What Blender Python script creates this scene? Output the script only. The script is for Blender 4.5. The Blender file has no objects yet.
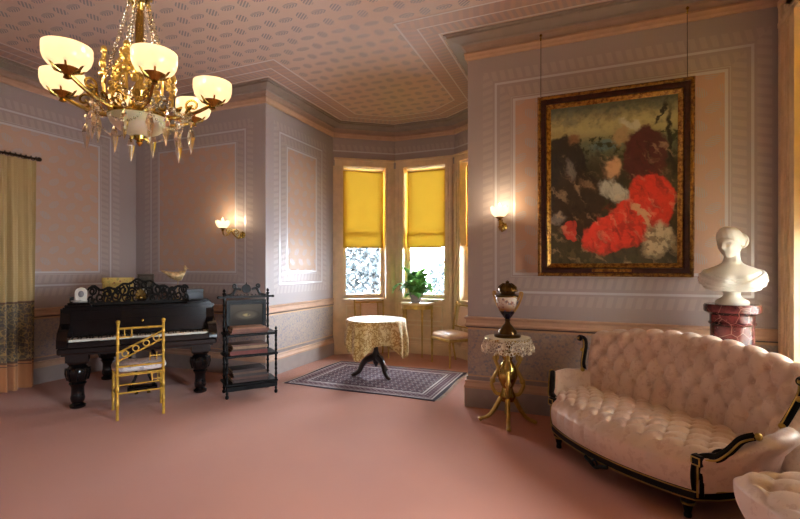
import bpy, math, random
from math import sin, cos, pi, radians, sqrt, atan2, hypot
from mathutils import Matrix, Vector

# ------------------------------------------------------------------ camera, world, lights, exposure
SC = bpy.context.scene
COL = SC.collection
F, CX, HV = 451.0, 400.0, 267.0          # focal length and horizon in pixels of the 800x519 frame
EYE = 1.5
YAW = radians(22.4)
FWD = (-sin(YAW), cos(YAW)); RGT = (cos(YAW), sin(YAW))

cam_d = bpy.data.cameras.new('camera')
cam = bpy.data.objects.new('camera', cam_d); COL.objects.link(cam)
cam.location = (0, 0, EYE); cam.rotation_euler = (pi/2, 0, YAW)
cam_d.sensor_width = 36.0; cam_d.lens = F/800*36.0
cam_d.shift_y = (HV-259.5)/800.0
cam_d.clip_start = 0.05; cam_d.clip_end = 200
SC.camera = cam

W = bpy.data.worlds.new('World'); SC.world = W; W.use_nodes = True
_bg = W.node_tree.nodes['Background']
_bg.inputs['Color'].default_value = (0.83, 0.92, 1.0, 1)
_bg.inputs['Strength'].default_value = 44.0

SC.view_settings.view_transform = 'Standard'
SC.view_settings.look = 'None'
SC.view_settings.exposure = 0.72
SC.view_settings.gamma = 1.0
SC.view_settings.use_curve_mapping = False

def portal(name, loc, rot, sx, sy):
    l = bpy.data.lights.new(name, 'AREA'); l.shape = 'RECTANGLE'; l.size = sx; l.size_y = sy
    l.cycles.is_portal = True
    o = bpy.data.objects.new(name, l); COL.objects.link(o); o.location = loc; o.rotation_euler = rot
    return o

# ------------------------------------------------------------------ pixel -> place
def pix(u, v, d):
    a = (u-CX)/F*d
    return Vector((FWD[0]*d+RGT[0]*a, FWD[1]*d+RGT[1]*a, EYE-(v-HV)*d/F))
def floor_pt(u, v, z=0.0): return pix(u, v, (EYE-z)*F/(v-HV))
def on_y(u, v, y):
    r = (u-CX)/F
    return pix(u, v, y/(FWD[1]+RGT[1]*r))
def on_x(u, v, x):
    r = (u-CX)/F
    return pix(u, v, x/(FWD[0]+RGT[0]*r))

# ------------------------------------------------------------------ colours and node expressions
def lin(c):
    def f(x):
        x /= 255.0
        return x/12.92 if x <= 0.04045 else ((x+0.055)/1.055)**2.4
    return (f(c[0]), f(c[1]), f(c[2]), 1.0)

class V:
    def __init__(s, b, x): s.b, s.x = b, x
    def m(s, op, o=None, p=None):
        n = s.b.nt.nodes.new('ShaderNodeMath'); n.operation = op
        for i, a in enumerate((s, o, p)):
            if a is None: continue
            if isinstance(a, V): s.b.nt.links.new(a.x, n.inputs[i])
            else: n.inputs[i].default_value = a
        return V(s.b, n.outputs[0])
    def __add__(s, o): return s.m('ADD', o)
    def __radd__(s, o): return s.m('ADD', o)
    def __sub__(s, o): return s.m('SUBTRACT', o)
    def __rsub__(s, o): return (s*-1.0)+o
    def __mul__(s, o): return s.m('MULTIPLY', o)
    def __rmul__(s, o): return s.m('MULTIPLY', o)
    def __truediv__(s, o): return s.m('DIVIDE', o)
    def abs(s): return s.m('ABSOLUTE')
    def frac(s): return s.m('FRACT')
    def floor(s): return s.m('FLOOR')
    def max(s, o): return s.m('MAXIMUM', o)
    def min(s, o): return s.m('MINIMUM', o)
    def sin(s): return s.m('SINE')
    def sqrt(s): return s.m('SQRT')
    def gt(s, o): return s.m('GREATER_THAN', o)
    def lt(s, o): return s.m('LESS_THAN', o)
    def ss(s, a, b, lo=0.0, hi=1.0):           # smoothstep map a..b -> lo..hi
        n = s.b.nt.nodes.new('ShaderNodeMapRange'); n.interpolation_type = 'SMOOTHSTEP'
        s.b.nt.links.new(s.x, n.inputs[0])
        if a > b: a, b, lo, hi = b, a, hi, lo
        n.inputs[1].default_value, n.inputs[2].default_value = a, b
        n.inputs[3].default_value, n.inputs[4].default_value = lo, hi
        return V(s.b, n.outputs[0])
    def line(s, c, w, soft=0.003): return (s-c).abs().ss(w/2+soft, w/2)
    def inside(s, a, b): return s.gt(a)*s.lt(b)

class MB:
    """material builder"""
    def __init__(s, name):
        s.mat = bpy.data.materials.new(name); s.mat.use_nodes = True
        s.nt = s.mat.node_tree; s.nt.nodes.clear()
        s.out = s.nt.nodes.new('ShaderNodeOutputMaterial')
        s.tc = s.nt.nodes.new('ShaderNodeTexCoord')
    def node(s, t, **k):
        n = s.nt.nodes.new(t)
        for a, b in k.items(): setattr(n, a, b)
        return n
    def put(s, sock, val):
        if isinstance(val, V): s.nt.links.new(val.x, sock)
        elif isinstance(val, bpy.types.NodeSocket): s.nt.links.new(val, sock)
        else: sock.default_value = val
    def xyz(s, kind='Object'):
        n = s.node('ShaderNodeSeparateXYZ'); s.nt.links.new(s.tc.outputs[kind], n.inputs[0])
        return V(s, n.outputs[0]), V(s, n.outputs[1]), V(s, n.outputs[2])
    def vec(s, x, y, z=0.0):
        n = s.node('ShaderNodeCombineXYZ')
        for i, a in enumerate((x, y, z)): s.put(n.inputs[i], a)
        return n.outputs[0]
    def noise(s, scale, detail=2.0, rough=0.5, vec=None, kind='Object'):
        n = s.node('ShaderNodeTexNoise'); n.inputs['Scale'].default_value = scale
        n.inputs['Detail'].default_value = detail; n.inputs['Roughness'].default_value = rough
        s.nt.links.new(vec if vec is not None else s.tc.outputs[kind], n.inputs['Vector'])
        return V(s, n.outputs[0])
    def voro(s, scale, vec=None, feature='F1', kind='Object', out=0):
        n = s.node('ShaderNodeTexVoronoi', feature=feature); n.inputs['Scale'].default_value = scale
        s.nt.links.new(vec if vec is not None else s.tc.outputs[kind], n.inputs['Vector'])
        return V(s, n.outputs[out])
    def mix(s, f, a, b):
        n = s.node('ShaderNodeMix', data_type='RGBA')
        s.put(n.inputs[0], f); s.put(n.inputs[6], a); s.put(n.inputs[7], b)
        return n.outputs[2]
    def bump(s, h, strength=0.3, dist=0.01):
        n = s.node('ShaderNodeBump'); n.inputs['Strength'].default_value = strength
        n.inputs['Distance'].default_value = dist; s.put(n.inputs['Height'], h)
        return n.outputs[0]
    def pbr(s, color, rough=0.5, metal=0.0, normal=None, **k):
        n = s.node('ShaderNodeBsdfPrincipled')
        s.put(n.inputs['Base Color'], color); s.put(n.inputs['Roughness'], rough); s.put(n.inputs['Metallic'], metal)
        if normal is not None: s.nt.links.new(normal, n.inputs['Normal'])
        for a, b in k.items(): s.put(n.inputs[a.replace('_', ' ')], b)
        s.nt.links.new(n.outputs[0], s.out.inputs[0]); s.sh = n.outputs[0]
        return s.mat
    def end(s, shader): s.nt.links.new(shader, s.out.inputs[0]); return s.mat

def plain(name, c, rough=0.5, metal=0.0, var=0.12, scale=8.0, bump=0.0, **k):
    b = MB(name); a = lin(c)
    n = b.noise(scale, 3.0).ss(0.3, 0.7, 1-var, 1+var*0.5)
    mx = b.node('ShaderNodeMix', data_type='RGBA', blend_type='MULTIPLY'); mx.inputs[0].default_value = 1.0
    mx.inputs[6].default_value = a; b.nt.links.new(b.vec(n, n, n), mx.inputs[7])
    nm = b.bump(b.noise(scale*12, 2.0), bump, 0.004) if bump else None
    return b.pbr(mx.outputs[2], rough, metal, nm, **k)

# ------------------------------------------------------------------ mesh building
class G:
    def __init__(s): s.v, s.f, s.uv = [], [], None
    def add(s, vs, fs, M=None):
        o = len(s.v)
        if M is not None: vs = [tuple(M @ Vector(p)) for p in vs]
        s.v += [tuple(p) for p in vs]; s.f += [tuple(i+o for i in f) for f in fs]
        return s
    def box(s, x0, y0, z0, x1, y1, z1, M=None):
        vs = [(x, y, z) for z in (z0, z1) for y in (y0, y1) for x in (x0, x1)]
        fs = [(0,2,3,1),(4,5,7,6),(0,1,5,4),(2,6,7,3),(0,4,6,2),(1,3,7,5)]
        return s.add(vs, fs, M)
    def bbox(s, x0, y0, z0, x1, y1, z1, b=0.01, M=None):     # box with bevelled vertical and top edges
        vs = []
        def ring(z, i):
            return [(x0+i,y0,z),(x1-i,y0,z),(x1,y0+i,z),(x1,y1-i,z),(x1-i,y1,z),(x0+i,y1,z),(x0,y1-i,z),(x0,y0+i,z)]
        def inner(z): return [(x0+b+b*.3,y0+b,z),(x1-b-b*.3,y0+b,z),(x1-b,y0+b+b*.3,z),(x1-b,y1-b-b*.3,z),(x1-b-b*.3,y1-b,z),(x0+b+b*.3,y1-b,z),(x0+b,y1-b-b*.3,z),(x0+b,y0+b+b*.3,z)]
        vs = inner(z0)+ring(z0+b, b)+ring(z1-b, b)+inner(z1)
        fs = [tuple(range(7,-1,-1)), tuple(range(24,32))]
        for k in range(3):
            for i in range(8):
                j = (i+1) % 8; fs.append((k*8+i, k*8+j, k*8+8+j, k*8+8+i))
        return s.add(vs, fs, M)
    def rings(s, rs, closed=True, cap=True, M=None, loop=False):
        n = len(rs[0]); vs = [p for r in rs for p in r]; fs = []
        m = len(rs)
        for k in range(m if loop else m-1):
            k2 = (k+1) % m
            for i in range(n if closed else n-1):
                j = (i+1) % n; fs.append((k*n+i, k*n+j, k2*n+j, k2*n+i))
        if cap and closed and not loop:
            fs.append(tuple(range(n-1, -1, -1))); fs.append(tuple(range((m-1)*n, m*n)))
        return s.add(vs, fs, M)
    def lathe(s, prof, seg=16, c=(0,0,0), M=None, sq=None):
        rs = []
        for r, z in prof:
            r = max(r, 0.0004)
            ring = []
            for i in range(seg):
                a = 2*pi*i/seg
                ring.append((c[0]+r*cos(a), c[1]+r*sin(a), c[2]+z))
            rs.append(ring)
        return s.rings(rs, M=M)
    def tube(s, pts, r, seg=8, loop=False, cap=True, M=None, flat=1.0):
        P = [Vector(p) for p in pts]; n = len(P); rs = []
        rr = r if isinstance(r, (list, tuple)) else [r]*n
        up = None
        for i in range(n):
            if loop: t = P[(i+1) % n]-P[i-1]
            else: t = P[min(i+1, n-1)]-P[max(i-1, 0)]
            if t.length < 1e-9: t = Vector((0,0,1))
            t.normalize()
            if up is None:
                up = Vector((0,0,1)) if abs(t.z) < 0.9 else Vector((1,0,0))
            a = up-t*up.dot(t)
            if a.length < 1e-6: a = t.orthogonal()
            a.normalize(); b = t.cross(a); up = a
            rs.append([tuple(P[i]+(a*cos(2*pi*k/seg)*flat+b*sin(2*pi*k/seg))*rr[i]) for k in range(seg)])
        return s.rings(rs, cap=cap, M=M, loop=loop)
    def sphere(s, c, r, seg=10, rings=6, sc=(1,1,1), M=None):
        rs = []
        for k in range(rings+1):
            a = -pi/2+pi*k/rings; q = max(cos(a), 0.01)
            rs.append([(c[0]+r*sc[0]*q*cos(2*pi*i/seg), c[1]+r*sc[1]*q*sin(2*pi*i/seg), c[2]+r*sc[2]*sin(a)) for i in range(seg)])
        return s.rings(rs, M=M)
    def prism(s, poly, z0, z1, M=None):
        n = len(poly)
        vs = [(x, y, z0) for x, y in poly]+[(x, y, z1) for x, y in poly]
        fs = [tuple(range(n-1, -1, -1)), tuple(range(n, 2*n))]+[(i, (i+1) % n, n+(i+1) % n, n+i) for i in range(n)]
        return s.add(vs, fs, M)
    def grid(s, fn, nu, nv, M=None, cu=False):
        vs = [fn(i/(nu if cu else nu-1), j/(nv-1)) for j in range(nv) for i in range(nu)]; fs = []
        for j in range(nv-1):
            for i in range(nu if cu else nu-1):
                k = (i+1) % nu
                fs.append((j*nu+i, j*nu+k, (j+1)*nu+k, (j+1)*nu+i))
        return s.add(vs, fs, M)
    def mesh(s, name, mat, angle=40):
        me = bpy.data.meshes.new(name); me.from_pydata(s.v, [], s.f); me.update()
        if mat: me.materials.append(mat)
        me.polygons.foreach_set('use_smooth', [True]*len(me.polygons))
        if angle < 180: me.set_sharp_from_angle(angle=radians(angle))
        return me
    def obj(s, name, mat, parent=None, angle=40, **k):
        return mobj(name, s.mesh(name, mat, angle), parent, **k)

def mobj(name, me, parent=None, loc=None, rot=None, label=None):
    o = bpy.data.objects.new(name, me); COL.objects.link(o)
    if parent is not None: o.parent = parent
    if loc is not None: o.location = loc
    if rot is not None: o.rotation_euler = rot
    if label: o['label'] = label
    return o
def thing(name, label, cat, loc=(0,0,0), rz=0.0, group=None):
    o = bpy.data.objects.new(name, None); COL.objects.link(o)
    o.location = loc; o.rotation_euler = (0, 0, rz); o.empty_display_size = 0.1
    return tag(o, label, cat, group)
def tag(o, label, cat, group=None):
    o['label'] = label; o['category'] = cat
    if group: o['group'] = group
    return o
def struct(o): o['kind'] = 'structure'; return o

def smooth_path(pts, n=8, loop=False):           # Catmull-Rom through points (any dimension)
    P = [Vector(p) for p in pts]; out = []; m = len(P)
    for i in range(m if loop else m-1):
        if loop: a, b, c, d = P[i-1], P[i], P[(i+1) % m], P[(i+2) % m]
        else: a, b, c, d = P[max(i-1, 0)], P[i], P[i+1], P[min(i+2, m-1)]
        for k in range(n):
            t = k/n
            out.append(0.5*((2*b)+(c-a)*t+(2*a-5*b+4*c-d)*t*t+(3*b-a-3*c+d)*t**3))
    if not loop: out.append(P[-1].copy())
    return out
def lerp(a, b, t): return a+(b-a)*t
def interp(xs, t):                                # piecewise linear over equally spaced values
    n = len(xs)-1; k = min(int(t*n), n-1); f = t*n-k
    return xs[k]+(xs[k+1]-xs[k])*f
def spiral(c, r0, r1, a0, turns, n=18, plane='xz'):
    out = []
    for i in range(n+1):
        t = i/n; a = a0+turns*2*pi*t; r = lerp(r0, r1, t)
        out.append((c[0]+r*cos(a), c[1], c[2]+r*sin(a)) if plane == 'xz' else (c[0]+r*cos(a), c[1]+r*sin(a), c[2]))
    return out
# ------------------------------------------------------------------ room outline (interior to the right of travel)
XL, YB, XC, YR, XP, XR, YBK = -6.52, 4.96, -4.015, 4.79, -1.18, 1.555, -1.6
P1, P2, P3, P4 = (XC, 6.72), (-3.13, 7.36), (-2.04, 7.36), (XP, 6.72)
LOOP = [(XL, YBK), (XL, YB), (XC, YB), P1, P2, P3, P4, (XP, YR), (XR, YR), (XR, YBK)]
CEIL = 3.98
DZ = -0.03                         # fine shift of the whole cornice
ZRAIL0, ZRAIL1 = 3.76, 3.83

# ------------------------------------------------------------------ wallpaper, ceiling paper, carpet
def hatch_motif(b, u, z, cw, ch, rx, rz, tilt, pitch):
    row = (z/ch).floor()
    odd = (row*0.5).frac()*2.0
    fx = ((u/cw+odd*0.5).frac()-0.5)*cw
    fz = ((z/ch).frac()-0.5)*ch
    sg = odd*2.0-1.0
    c, s_ = cos(tilt), sin(tilt)
    p = fx*c+fz*sg*s_; q = fz*c-fx*sg*s_
    e = ((p/rx)*(p/rx)+(q/rz)*(q/rz)).sqrt()
    h = ((p+q*0.8)*(2*pi/pitch)).sin().ss(-0.5, 0.2)
    return e.ss(1.0, 0.86)*h

def wallpaper(name, axis, u0, u1, z0=1.43, z1=3.24, band=(0.17, 0.34)):
    b = MB(name); x, y, z = b.xyz()
    u = x if axis == 'x' else y
    du = (u-(u0+u1)/2).abs()-(u1-u0)/2
    dz = (z-(z0+z1)/2).abs()-(z1-z0)/2
    d = du.max(dz)
    t = u+(z-u)*du.gt(dz)                      # coordinate that runs along the band
    field = d.lt(0.0)
    motif = hatch_motif(b, u, z, 0.21, 0.15, 0.076, 0.045, 0.6, 0.022)*field
    sc = ((t*(2*pi/0.085)).sin()*0.028)
    def scal(c):
        k = (d-c).abs()
        leaf = k.lt(0.052)*((t/0.085+(d-c)*3.0).frac()-0.5).abs().ss(0.34, 0.26)
        return leaf
    b1 = d.inside(0.0, band[0])*scal(band[0]/2)
    b2 = d.inside(band[0], band[1])*scal((band[0]+band[1])/2)
    lines = d.line(0.0, 0.022).max(d.line(band[0], 0.020)).max(d.line(0.03, 0.006)*0.5)
    ground = lin((170, 157, 155)); salmon = lin((196, 162, 140)); silver = lin((184, 178, 180)); pale = lin((204, 202, 206))
    soft = b.noise(3.0, 2.0).ss(0.3, 0.7)
    col = b.mix(field*0.9, ground, salmon)
    col = b.mix((b1*0.6).max(b2*0.45), col, lin((192, 178, 174)))
    fine = ((u*(2*pi/0.012)).sin()*0.5+0.5)
    col = b.mix(motif*(soft*0.25+0.75), col, silver)
    col = b.mix(lines, col, pale)
    col = b.mix(fine*0.05, col, lin((120, 105, 105)))
    met = (motif*0.45).max(lines*0.4).max(b1*0.3)
    return b.pbr(col, rough=0.55-lines*0.15, metal=met)

def dadopaper(name, axis):
    b = MB(name); x, y, z = b.xyz(); u = x if axis == 'x' else y
    v = b.vec(u, z, 0.0)
    f = b.voro(26, v, 'F1'); e = b.voro(16, v, 'DISTANCE_TO_EDGE')
    lat = (((u+z)*(2*pi/0.10)).sin().abs()).ss(0.25, 0.1)
    n = b.noise(9, 3.0, 0.6, v)
    leaf = f.ss(0.42, 0.3)*n.ss(0.42, 0.5)
    curl = e.ss(0.09, 0.04)
    col = b.mix(lat*0.35, lin((172, 154, 142)), lin((196, 172, 150)))
    col = b.mix(leaf*0.75, col, lin((128, 128, 142)))
    col = b.mix(curl*0.45, col, lin((140, 132, 138)))
    edge = (z-0.585).abs().ss(0.235, 0.25)
    col = b.mix(edge, col, lin((200, 164, 130)))
    return b.pbr(col, 0.6)

def ceiling_paper():
    b = MB('ceiling_paper'); x, y, z = b.xyz()
    cw = 0.19; ch = 0.19
    row = (y/ch).floor(); colm = (x/cw).floor()
    fx = ((x/cw).frac()-0.5)*cw; fy = ((y/ch).frac()-0.5)*ch
    alt = ((row+colm)*0.5).frac().gt(0.25)
    e1 = ((fx/0.056)*(fx/0.056)+(fy/0.068)*(fy/0.068)).sqrt().ss(1.0, 0.9)*((fx*0.75+fy)*(2*pi/0.034)).sin().ss(-0.35, 0.1)
    e2 = ((fx/0.088)*(fx/0.088)+(fy/0.042)*(fy/0.042)).sqrt().ss(1.0, 0.85)*((fx+fy.abs()*1.2)*(2*pi/0.034)).sin().ss(-0.35, 0.1)
    m = e2+(e1-e2)*alt
    col = b.mix(m*0.95, lin((202, 174, 160)), lin((150, 146, 150)))
    return b.pbr(col, rough=0.62, metal=m*0.5)

def border_paper():
    b = MB('ceiling_border_paper'); u, v, _ = b.xyz('UV')
    # v = metres away from the cornice, u = metres along
    m1 = v.inside(0.02, 0.185)*((u/0.075+v*2.0).frac()-0.5).abs().ss(0.32, 0.2)
    m2 = v.inside(0.20, 0.37)*((u/0.10-v*2.0).frac()-0.5).abs().ss(0.36, 0.22)
    col = b.mix((m1*0.6).max(m2*0.4), lin((188, 154, 140)), lin((158, 142, 142)))
    ln = v.line(0.012, 0.016).max(v.line(0.19, 0.014)).max(v.line(0.372, 0.020))
    col = b.mix(ln, col, lin((214, 202, 200)))
    return b.pbr(col, 0.5)

def carpet():
    b = MB('carpet'); n = b.noise(240, 3.0, 0.7); m = b.noise(0.9, 4.0, 0.6)
    col = b.mix(n.ss(0.3, 0.7), lin((170, 99, 70)), lin((190, 119, 86)))
    col = b.mix(m.ss(0.4, 0.7)*0.35, col, lin((162, 92, 70)))
    return b.pbr(col, 0.95, normal=b.bump(n, 0.5, 0.006), Sheen_Weight=0.25)

M_carpet = carpet()
M_ceil = ceiling_paper()
M_border = border_paper()
M_trimpeach = plain('peach_trim', (196, 158, 132), 0.5, var=0.06)
M_trimgrey = plain('mauve_trim', (150, 134, 128), 0.5, var=0.06)
M_trimgold = plain('gilt_line', (176, 140, 80), 0.4, 0.4, var=0.1)
M_frieze = plain('frieze_paint', (164, 136, 122), 0.6, var=0.06)
M_base = plain('baseboard_paint', (158, 144, 138), 0.5, var=0.06)
M_wood = plain('tan_woodwork', (230, 202, 164), 0.42, var=0.08)
M_woodlight = plain('tan_woodwork_light', (234, 214, 182), 0.42, var=0.06)
M_plaster = plain('plain_plaster', (160, 138, 128), 0.7, var=0.06)

# ------------------------------------------------------------------ sweeps along the outline with mitred corners
def mitre(loop, off, closed=True):
    n = len(loop); out = []
    for i in range(n):
        p = Vector(loop[i])
        a = (p-Vector(loop[i-1])) if (closed or i > 0) else None
        c = (Vector(loop[(i+1) % n])-p) if (closed or i < n-1) else None
        if a is None: a = c
        if c is None: c = a
        a = a.normalized(); c = c.normalized()
        na = Vector((a.y, -a.x)); nc = Vector((c.y, -c.x))
        m = na+nc
        m = m/max(m.dot(na), 0.2)
        out.append(p+m*off)
    return out

def sweep_segment(name, loop, i, prof, mat, closed=True, kind='structure', parent=None, angle=30):
    """one run of moulding between outline corners i and i+1; prof = [(offset into the room, z)]"""
    n = len(loop); j = (i+1) % n
    offs = {o: mitre(loop, o, closed) for o in {p[0] for p in prof}}
    A = [(offs[o][i].x, offs[o][i].y, z) for o, z in prof]
    B = [(offs[o][j].x, offs[o][j].y, z) for o, z in prof]
    m = len(prof); vs = A+B
    fs = [(k, (k+1) % m, m+(k+1) % m, m+k) for k in range(m)]+[tuple(range(m)), tuple(range(2*m-1, m-1, -1))]
    me = bpy.data.meshes.new(name); me.from_pydata(vs, [], fs); me.update(); me.materials.append(mat)
    uvl = me.uv_layers.new(name='UVMap')
    t = (Vector(loop[j])-Vector(loop[i])).normalized()
    base = Vector(loop[i])
    acc = [0.0]
    for k in range(1, m): acc.append(acc[-1]+hypot(prof[k][0]-prof[k-1][0], prof[k][1]-prof[k-1][1]))
    for poly in me.polygons:
        for li in poly.loop_indices:
            vi = me.loops[li].vertex_index; p = me.vertices[vi].co
            uvl.data[li].uv = ((Vector((p.x, p.y))-base).dot(t), acc[vi % m])
    me.polygons.foreach_set('use_smooth', [True]*len(me.polygons)); me.set_sharp_from_angle(angle=radians(angle))
    o = mobj(name, me, parent)
    if parent is None and kind: o['kind'] = kind
    return o

# ------------------------------------------------------------------ floor, ceiling
CEIL += DZ
T = 0.30
g = G(); g.prism([(XL-T, YBK-T), (XL-T, YB+T), (XC-T, YB+T), (XC-T, P1[1]+.1), (P2[0]-.1, P2[1]+T), (P3[0]+.1, P3[1]+T), (XP+T, P4[1]+.1), (XP+T, YR+T), (XR+T, YR+T), (XR+T, YBK-T)], -0.12, 0.0)
struct(g.obj('floor', M_carpet))
g = G(); g.prism([(XL-T, YBK-T), (XL-T, YB+T), (XC-T, YB+T), (XC-T, P1[1]+.1), (P2[0]-.1, P2[1]+T), (P3[0]+.1, P3[1]+T), (XP+T, P4[1]+.1), (XP+T, YR+T), (XR+T, YR+T), (XR+T, YBK-T)], CEIL, CEIL+0.12)
ceil_o = struct(g.obj('ceiling', M_ceil))

# ------------------------------------------------------------------ walls: plaster slab with paper above and dado below
_outer = None
def wall_slab(name, i, paper, dado):
    """outline run i -> i+1, mitred at both corners; upper paper mesh with a dado child"""
    j = (i+1) % len(LOOP); out = mitre(LOOP, -0.15)
    poly = [LOOP[i], LOOP[j], tuple(out[j]), tuple(out[i])][::-1]
    o = struct(G().prism(poly, 0.9, CEIL).obj(name, paper))
    G().prism(poly, 0.0, 0.9).obj('dado', dado, o)
    return o
MG = 0.47
wall_slab('wall_left', 0, wallpaper('paper_left', 'y', 1.2, YB-0.58), dadopaper('dado_left', 'y'))
wall_slab('wall_far_left', 1, wallpaper('paper_far_left', 'x', XL+0.5, XC-0.52), dadopaper('dado_far_left', 'x'))
wall_slab('wall_bay_left', 2, wallpaper('paper_bay_left', 'y', 5.44, 6.20), dadopaper('dado_bay_left', 'y'))
wall_slab('wall_bay_right', 6, wallpaper('paper_bay_right', 'y', 5.3, 6.2), dadopaper('dado_bay_right', 'y'))
wall_slab('wall_far_right', 7, wallpaper('paper_far_right', 'x', -0.69, 1.15, 1.43, 3.24, (0.19, 0.36)), dadopaper('dado_far_right', 'x'))
wall_slab('wall_rear', 9, wallpaper('paper_rear', 'x', -5.8, 0.9), dadopaper('dado_rear', 'x'))

# right-hand wall with two tall windows
RW = [(3.30, 4.42), (0.90, 2.00)]                 # openings along y
RZ0, RZ1 = 0.55, 3.52
def wall_right():
    paper = wallpaper('paper_right', 'y', 1.2, 2.6); g = G()
    x0, x1 = XR, XR+0.22
    ys = [YBK-0.15, RW[1][0], RW[1][1], RW[0][0], RW[0][1], YR+0.15]
    for k in (0, 2, 4): g.box(x0, ys[k], 0.9, x1, ys[k+1], CEIL)
    for (a, c) in RW: g.box(x0, a, RZ1, x1, c, CEIL)
    o = struct(g.obj('wall_right', paper))
    g = G()
    for k in (0, 2, 4): g.box(x0, ys[k], 0, x1, ys[k+1], 0.9)
    for (a, c) in RW: g.box(x0, a, 0, x1, c, RZ0)
    g.obj('dado', dadopaper('dado_right', 'y'), o)
wall_right()

# cornice, frieze and picture rail (all round), ceiling border paper
PR_cornice = [(o, z if z == CEIL else z+DZ) for o, z in [(0.0, 3.895), (0.055, 3.90), (0.065, 3.915), (0.10, 3.918), (0.16, 3.935), (0.185, 3.945), (0.185, 3.962), (0.215, 3.966), (0.215, CEIL), (0.0, CEIL)]]
PR_cove = [(o, z if z == CEIL else z+DZ) for o, z in [(0.0, 3.835), (0.012, 3.835), (0.018, 3.86), (0.035, 3.885), (0.06, 3.897), (0.0, 3.897)]]
PR_rail = [(o, z if z == CEIL else z+DZ) for o, z in [(0.0, 3.755), (0.018, 3.757), (0.03, 3.775), (0.03, 3.80), (0.038, 3.815), (0.03, 3.835), (0.0, 3.837)]]
M_corn = plain('cornice_paint', (150, 136, 128), 0.5, var=0.06)
tn = 0
for i in range(len(LOOP)):
    tn += 1
    c = sweep_segment('trim_%d' % tn, LOOP, i, PR_cornice, M_corn)
    sweep_segment('cove', LOOP, i, PR_cove, M_frieze, parent=c)
    sweep_segment('picture_rail', LOOP, i, PR_rail, M_trimpeach, parent=c)
    sweep_segment('border_strip', LOOP, i, [(0.235, CEIL-0.002), (0.62, CEIL-0.002), (0.62, CEIL+0.01), (0.235, CEIL+0.01)], M_border, parent=ceil_o)

# chair rail and baseboard on the papered walls
PR_chair = [(0.0, 0.862), (0.022, 0.866), (0.03, 0.878), (0.026, 0.89), (0.016, 0.90), (0.016, 0.935), (0.03, 0.945), (0.034, 0.957), (0.026, 0.968), (0.0, 0.970)]
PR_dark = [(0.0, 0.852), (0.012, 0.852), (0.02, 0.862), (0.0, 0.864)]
PR_base = [(0.0, 0.0), (0.03, 0.0), (0.03, 0.20), (0.0, 0.205)]
PR_basecap = [(0.0, 0.20), (0.034, 0.202), (0.036, 0.225), (0.028, 0.24), (0.022, 0.262), (0.03, 0.272), (0.026, 0.285), (0.0, 0.29)]
PR_base2 = [(0.0, 0.285), (0.012, 0.287), (0.012, 0.325), (0.0, 0.328)]
M_dark = plain('shadow_line_paint', (96, 84, 80), 0.5, var=0.05)  # dark paint of the thin strip under the chair rail
side = {0: 'left', 1: 'far_left', 2: 'bay_left', 6: 'bay_right', 7: 'far_right', 9: 'rear'}
for i, s_ in side.items():
    c = sweep_segment('trim_%d' % (20+i), LOOP, i, PR_chair, M_trimpeach)
    sweep_segment('dark_bead', LOOP, i, PR_dark, M_dark, parent=c)
    bb = sweep_segment('baseboard_'+s_, LOOP, i, PR_base, M_base)
    sweep_segment('cap_moulding', LOOP, i, PR_basecap, M_trimpeach, parent=bb)
    sweep_segment('cap_band', LOOP, i, PR_base2, M_trimgrey, parent=bb)

# ------------------------------------------------------------------ windows
def glass_mat():
    b = MB('window_glass')
    t = b.node('ShaderNodeBsdfTransparent'); t.inputs[0].default_value = (0.97, 0.985, 1, 1)
    gl = b.node('ShaderNodeBsdfGlossy'); gl.inputs['Roughness'].default_value = 0.02
    fr = b.node('ShaderNodeFresnel'); fr.inputs[0].default_value = 1.45
    mx = b.node('ShaderNodeMixShader'); b.nt.links.new(fr.outputs[0], mx.inputs[0])
    b.nt.links.new(t.outputs[0], mx.inputs[1]); b.nt.links.new(gl.outputs[0], mx.inputs[2])
    return b.end(mx.outputs[0])
M_glass = glass_mat()
def blind_mat():
    b = MB('blind_fabric'); x, y, z = b.xyz()
    w = ((z*(2*pi/0.008)).sin()*0.5+0.5)*0.15
    n = b.noise(2.5, 2.0).ss(0.3, 0.7)*0.2
    c = b.mix(w+n, lin((206, 164, 52)), lin((178, 138, 44)))
    d = b.node('ShaderNodeBsdfDiffuse'); b.put(d.inputs[0], c)
    t = b.node('ShaderNodeBsdfTranslucent'); b.put(t.inputs[0], c)
    mx = b.node('ShaderNodeMixShader'); mx.inputs[0].default_value = 0.05
    b.nt.links.new(d.outputs[0], mx.inputs[1]); b.nt.links.new(t.outputs[0], mx.inputs[2])
    return b.end(mx.outputs[0])
M_blind = blind_mat()

BZ0, BZ1 = 0.95, 3.24            # bay window opening heights
def frame_M(a, bb):
    """local x along a->bb, local y inwards (right of travel), z up"""
    A = Vector(a); B = Vector(bb); t = (B-A).normalized(); n = Vector((t.y, -t.x))
    return Matrix(((t.x, n.x, 0, A.x), (t.y, n.y, 0, A.y), (0, 0, 1, 0), (0, 0, 0, 1))), (B-A).length

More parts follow.
